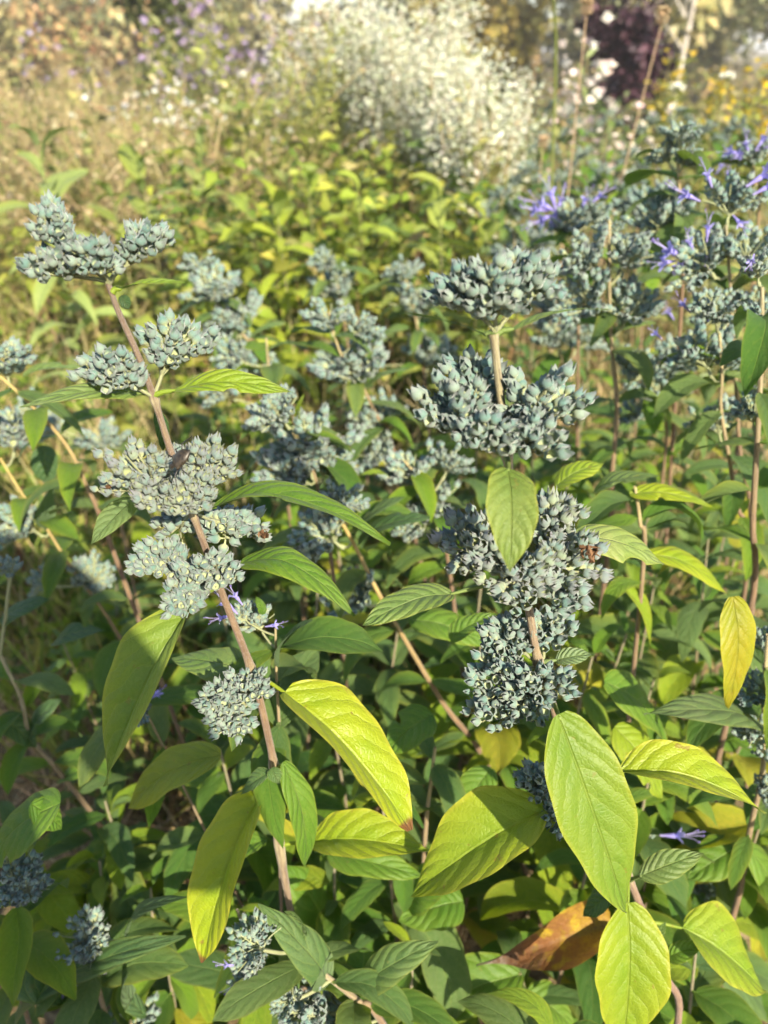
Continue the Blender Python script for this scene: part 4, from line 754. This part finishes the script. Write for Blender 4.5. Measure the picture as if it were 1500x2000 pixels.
for i, (px, py, y) in enumerate([(210, 150, 3.6), (130, 170, 4.2), (300, 230, 3.2), (60, 190, 4.6), (400, 260, 3.4), (20, 240, 3.4), (170, 100, 5.5)]):
    fluffy('dry_weed', ['tallest dry brown weed clump at upper left', 'dry tan weed clump left of the tallest brown one', 'dry brown weed clump right of the tallest brown one', 'dry weed clump far left in the meadow', 'low dry brown weed clump above green weeds', 'dry weed clump at the left edge', 'far tan weed clump beneath the autumn trees'][i], 'weeds', px, py, y, None, .6, (0.34, 0.26, 0.14), TAN, [(0.50, 0.42, 0.26), (0.40, 0.32, 0.19)], 1500, 500, .018, 110 + i, 'dry weed clumps', 45, .08, ftop=.4)
for i, (px, py, y, lb) in enumerate([(1310, 115, 4.2, 'yellow goldenrod in front of the dark purple shrub'), (1400, 140, 4.6, 'yellow goldenrod right of the white umbel'), (1478, 150, 3.0, 'brightest yellow goldenrod near the right edge'), (1450, 190, 3.4, 'low yellow green goldenrod at the right')]):
    fluffy('goldenrod', lb, 'flowers', px, py, y, None, .05, (0.28, 0.27, 0.08), [(0.24, 0.27, 0.06), (0.3, 0.32, 0.08)], [(0.62, 0.45, 0.03), (0.55, 0.42, 0.05)], 500, 45 if i != 3 else 10, .024, 120 + i, 'goldenrods', 6, .03, ftop=.93)
fluffy('pale_aster', 'pinkish white asters in front of the dark purple shrub', 'flowers', 1205, 85, 3.6, None, .25, (0.3, 0.25, 0.12), [(0.2, 0.25, 0.09)], [(0.72, 0.6, 0.56), (0.7, 0.66, 0.6)], 300, 130, .035, 130, None, 7, .06, ftop=.7)
def umbel(px, py, y, lb, white, lean, seed):
    rng = np.random.default_rng(seed); T = P(px, py, y); b = np.array([T[0] + lean, y + .05, 0]); root = link('wild_carrot', None, None, b); tag(root, lb, 'flower', 'wild carrot heads'); c = (0.34, 0.36, 0.14) if white else (0.40, 0.29, 0.18)
    mb = MB(); d = nrm(T - b); tube(mb, curve([b, (b + T) / 2 + rng.normal(size=3) * .01, T], 10), np.linspace(.0026, .0013, 10), 6, c); link('stem', mb.mesh('stem', M_DRY, b), root, b); mb = MB()
    R = .013
    for i in range(26):
        a = i * 2.4; q = math.sqrt(i / 26); o = np.array([math.cos(a) * q, math.sin(a) * q, 0]); e = T + (o * R * (1.3 if white else .75)) + np.array([0, 0, .006 + (.016 if not white else .008) * (1 if not white else 1 - .4 * q)])
        tube(mb, curve([T, T + o * R * (.9 if white else 1.15) + np.array([0, 0, .006]), e], 4), .0007, 4, c)
        m = 9; leaves(mb, e + rng.normal(size=(m, 3)) * .003, upish(m, rng, 1), np.full(m, .006), np.full(m, .0035), tints(m, [(0.8, 0.8, 0.7)] if white else [(0.50, 0.38, 0.24), (0.40, 0.29, 0.17)], rng), rng)
    link('umbel', mb.mesh('umbel', M_DRY, T), root, T)
umbel(1292, 48, 1.9, 'tall leaning dried wild carrot head at upper right', False, -.14, 1); umbel(1145, 30, 1.9, 'tall upright dried wild carrot head left of the dark shrub', False, .01, 2);
umbel(1322, 180, 2.4, 'white wild carrot umbel below the yellow goldenrod', True, .02, 5); umbel(1420, 158, 2.6, 'flat white wild carrot umbel near the yellow goldenrod', True, 0, 6); umbel(1060, 290, 2.2, 'low dried wild carrot head among grey green growth', False, 0, 7); umbel(1045, 130, 3.0, 'dried brown seed head right of the white clumps', False, 0, 8)
# a long arching grass stalk
T = P(1045, -20, 1.6); b = P(1085, 130, 1.9); root = link('grass_stalk', None, None, (b[0] + .1, 2.1, 0)); tag(root, 'thin green arching stalk crossing the tree line at upper right', 'grass'); mb = MB(); tube(mb, curve([(b[0] + .1, 2.1, 0), b, T, T + np.array([-.03, -.05, .12])], 20), np.linspace(.004, .0018, 20), 5, (0.24, 0.28, 0.08)); link('stem', mb.mesh('stem', M_VEG, WLOC[root.name]), root, WLOC[root.name])
# milkweed-like plants
def broad_weed(px, py, y, lb, seed, c, Ls=(.12, .2), nl=24):
    r = random.Random(seed); random.seed(seed); T = P(px, py, y); b = np.array([T[0], y, 0]); root = link('broad_leaved_weed', None, None, b); tag(root, lb, 'plant', 'broad leaved weeds')
    stem_mesh([T, (T + b) / 2 + np.array([.02, 0, 0]), b], .0014, .003, root, c0=np.array((.2, .24, .06)), c1=np.array((.3, .24, .12)), n=14); az = r.uniform(0, 3)
    for i in range(nl):
        p = b + (T - b) * (1 - .75 * i / nl); az += 2.4; side_leaf(root, p, az, r.uniform(*Ls) * (.6 + .4 * min(1, i / 4)), tuple(np.array(c) * r.uniform(.8, 1.2)), r.uniform(0, .3), r.uniform(-.3, .5) if i > 3 else 1.2 - .25 * i)
for i, a in enumerate([(75, 290, 1.9, 'broad leaved weed with pale arching leaves at the left edge', (0.27, 0.32, 0.12)), (270, 310, 2.3, 'broad leaved weed with upright pale shoots left of centre', (0.24, 0.28, 0.08)), (390, 285, 2.6, 'weed with one pale upright top leaf near centre left', (0.32, 0.35, 0.12)), (540, 400, 2.0, 'weed with bright lime leaves catching the sun in the middle', (0.33, 0.38, 0.03)), (600, 340, 2.4, 'lime leaved weed right of the bright sunlit one', (0.27, 0.33, 0.04)), (700, 380, 2.2, 'lime leaved weed before the white clumps', (0.28, 0.33, 0.05)), (480, 380, 2.3, 'weed left of the bright sunlit lime leaves', (0.24, 0.29, 0.05)), (220, 390, 2.0, 'weed above and right of the left plant top seed head', (0.24, 0.27, 0.06)), (860, 400, 1.9, 'narrow leaved weed above the largest seed head', (0.27, 0.3, 0.07)), (950, 430, 1.8, 'weed with arching leaf above the largest seed head at right', (0.25, 0.29, 0.06))]):
    broad_weed(a[0], a[1], a[2], a[3], 300 + i, a[4], (.09, .15) if i > 2 else (.10, .17))

# ------------------------------------------------------------------ trees and shrubs at the edge of the meadow
def tree(name, label, px, y, hgt, rad, zlow, cols, n, seed, bark=None, group='trees along the meadow edge', L=(.16, .34), trunkr=.12, cat='tree'):
    rng = np.random.default_rng(seed); x = (px - 750) / F_PX * depth_at(93, y) ; base = np.array([x, y, 0.0]); root = link(name, None, None, base); tag(root, label, cat, group); mb = MB(); tips = []
    tube(mb, curve([base, base + np.array([rng.normal() * .1, 0, hgt * .4]), base + np.array([rng.normal() * .3, 0, hgt * .85])], 10), np.linspace(trunkr, trunkr * .25, 10), 8)
    for i in range(26):
        z = rng.uniform(max(.25, zlow), hgt * .9); a = rng.uniform(0, 6.28); ln = rad * rng.uniform(.6, 1) * math.sqrt(max(.15, 1 - (z / hgt) ** 2)); p0 = base + np.array([0, 0, z * .8]); p2 = base + np.array([math.cos(a) * ln, math.sin(a) * ln, z + .25 * ln])
        tube(mb, curve([p0, (p0 + p2) / 2 + np.array([0, 0, .1]), p2], 5), np.linspace(trunkr * .35, trunkr * .08, 5), 5); tips.append(p2); tips.append((p0 + 2 * p2) / 3)
    link('trunk', mb.mesh('trunk', bark or M_BARK, base), root, base); tips = np.array(tips); i = rng.integers(len(tips), size=n); b = tips[i] + rng.normal(size=(n, 3)) * rad * .15
    b[:, 2] = np.maximum(b[:, 2], .1); clump = (1 + .35 * np.sin(i * 2.1))[:, None]; mb = MB(); d = rng.normal(size=(n, 3)); ls = rng.uniform(*L, n)
    leaves(mb, b, d, ls, ls * .3, tints(n, cols, rng) * clump, rng); tag(link('crown', mb.mesh('crown', M_VEG, base), root, base), kind='stuff')
AUT = [(0.48, 0.29, 0.14), (0.42, 0.31, 0.15), (0.34, 0.30, 0.13)]; GR = [(0.22, 0.24, 0.10), (0.30, 0.29, 0.15), (0.17, 0.19, 0.09)]; OL = [(0.40, 0.35, 0.16), (0.31, 0.29, 0.13), (0.24, 0.23, 0.10)]
for i, (px, y, h, rd, zl, cols, nm_, lb) in enumerate([
    (60, 22, 1.7, 1.6, .2, AUT, 'autumn_tree', 'russet tree at the top left corner'), (-90, 20, 1.8, 1.4, .4, OL, 'olive_tree', 'olive tree cut by the top left edge'), (190, 24, 3.0, 2.2, .4, AUT + GR, 'autumn_tree', 'brownish tree right of the russet corner tree'),
    (345, 26, 4.4, 2.0, .4, GR + OL, 'green_tree', 'mixed green tree behind the purple asters'), (470, 27, 3.2, 1.6, .4, OL, 'olive_tree', 'olive tree behind the feathery plant'), (640, 26, 1.8, 1.4, .4, AUT + GR, 'autumn_tree', 'brown and green tree behind the white clumps'), (800, 26, 5, 2.2, .4, GR, 'green_tree', 'dull green tree above the white clumps'),
    (930, 17, 1.9, 1.4, .2, [(0.30, 0.25, 0.06), (0.24, 0.20, 0.06)], 'olive_tree', 'rounded golden olive shrub right of the white clumps'), (900, 28, 6, 2.5, .4, GR, 'green_tree', 'tall dull green tree behind the golden olive shrub'), (1050, 27, 6, 2.5, .4, OL + GR, 'green_tree', 'tall olive green tree behind the arching stalk'),
    (1150, 28, 6, 2.2, .4, GR, 'green_tree', 'green tree just left of the dark purple shrub'), (1410, 24, 6, 3.2, .4, OL + GR, 'olive_tree', 'olive green tree behind the goldenrods'), (1520, 22, 6, 2.4, .4, GR, 'green_tree', 'green tree at the top right corner'), (1300, 30, 6, 2.5, .4, GR + OL, 'green_tree', 'green tree right behind the dark purple shrub')]):
    tree(nm_, lb, px, y, h, rd, zl, cols, 4200, 200 + i)
tree('dark_tree', 'narrow dark green tree near the top left', 285, 9, 2.4, .42, .3, [(0.06, 0.08, 0.025), (0.085, 0.10, 0.03)], 3800, 230, L=(.07, .15), trunkr=.05)
tree('purple_shrub', 'dark purple leaved shrub behind the dried flower heads', 1215, 8.5, 2.6, .40, .25, [(0.05, 0.022, 0.035), (0.07, 0.03, 0.045), (0.035, 0.02, 0.028)], 4500, 231, L=(.07, .14), trunkr=.05, cat='shrub')
M_PALE = simple_mat('pale_bark', mottled((0.32, 0.29, 0.25), (0.5, 0.47, 0.42), 9), 0.9)
tree('pale_trunk_tree', 'tree with thin pale trunk above the goldenrods', 1328, 13, 5.5, .9, 1.3, OL, 900, 232, M_PALE, trunkr=.045)

# ------------------------------------------------------------------ the photographer, whose shadow falls on the lower left
def photographer():
    bx, by = -0.10, -0.36; root = link('person', None, None, (bx, by, 0)); tag(root, 'person in dark clothes standing just behind the viewpoint', 'person')
    V = [(0, 0, .98), (0, 0, 1.2), (0, .01, 1.38), (0, .02, 1.47), (0, .05, 1.56), (0, .05, 1.68), (-.19, 0, 1.38), (.19, 0, 1.38), (-.27, .06, 1.13), (.27, .06, 1.13), (-.15, .26, 1.12), (.09, .26, 1.12), (-.10, 0, .92), (.10, 0, .92), (-.11, .02, .5), (.11, .02, .5), (-.11, 0, .08), (.11, 0, .08), (-.12, .14, .03), (.12, .14, .03)]
    E = [(0, 1), (1, 2), (2, 3), (3, 4), (4, 5), (2, 6), (2, 7), (6, 8), (7, 9), (8, 10), (9, 11), (0, 12), (0, 13), (12, 14), (13, 15), (14, 16), (15, 17), (16, 18), (17, 19)]
    R = [(.17, .12), (.16, .11), (.15, .10), (.055, .055), (.08, .095), (.07, .08), (.065, .065), (.065, .065), (.045, .045), (.045, .045), (.03, .035), (.03, .035), (.10, .10), (.10, .10), (.06, .06), (.06, .06), (.045, .045), (.045, .045), (.04, .03), (.04, .03)]
    me = bpy.data.meshes.new('body'); me.from_pydata(V, E, []); me.materials.append(M_CLOTH); o = link('body', me, root, (bx, by, 0))
    sk = o.modifiers.new('skin', 'SKIN'); layer = me.skin_vertices[0]
    for i, q in enumerate(R): layer.data[i].radius = q
    layer.data[0].use_root = True; sb = o.modifiers.new('sub', 'SUBSURF'); sb.levels = sb.render_levels = 2
photographer()

# ------------------------------------------------------------------ thin haze over the meadow
hz = bpy.data.materials.new('haze_air'); hz.use_nodes = True; t = hz.node_tree
for n_ in list(t.nodes): t.nodes.remove(n_)
pv = t.nodes.new('ShaderNodeVolumePrincipled'); pv.inputs['Density'].default_value = 0.0028; pv.inputs['Color'].default_value = (0.95, 0.96, 0.98, 1); ou = t.nodes.new('ShaderNodeOutputMaterial'); t.links.new(pv.outputs[0], ou.inputs[1])
mb = MB(); bx_ = [(x, y, z) for z in (-1.2, 7.5) for x, y in ((-700, -300), (700, -300), (700, 900), (-700, 900))]
mb.add(bx_, np.array([(0, 3, 2, 1), (4, 5, 6, 7), (0, 1, 5, 4), (1, 2, 6, 5), (2, 3, 7, 6), (3, 0, 4, 7)])); tag(link('haze', mb.mesh('haze', hz, smooth=False)), 'thin pale haze over the far meadow', 'haze', kind='stuff')
SC.cycles.volume_bounces = 0
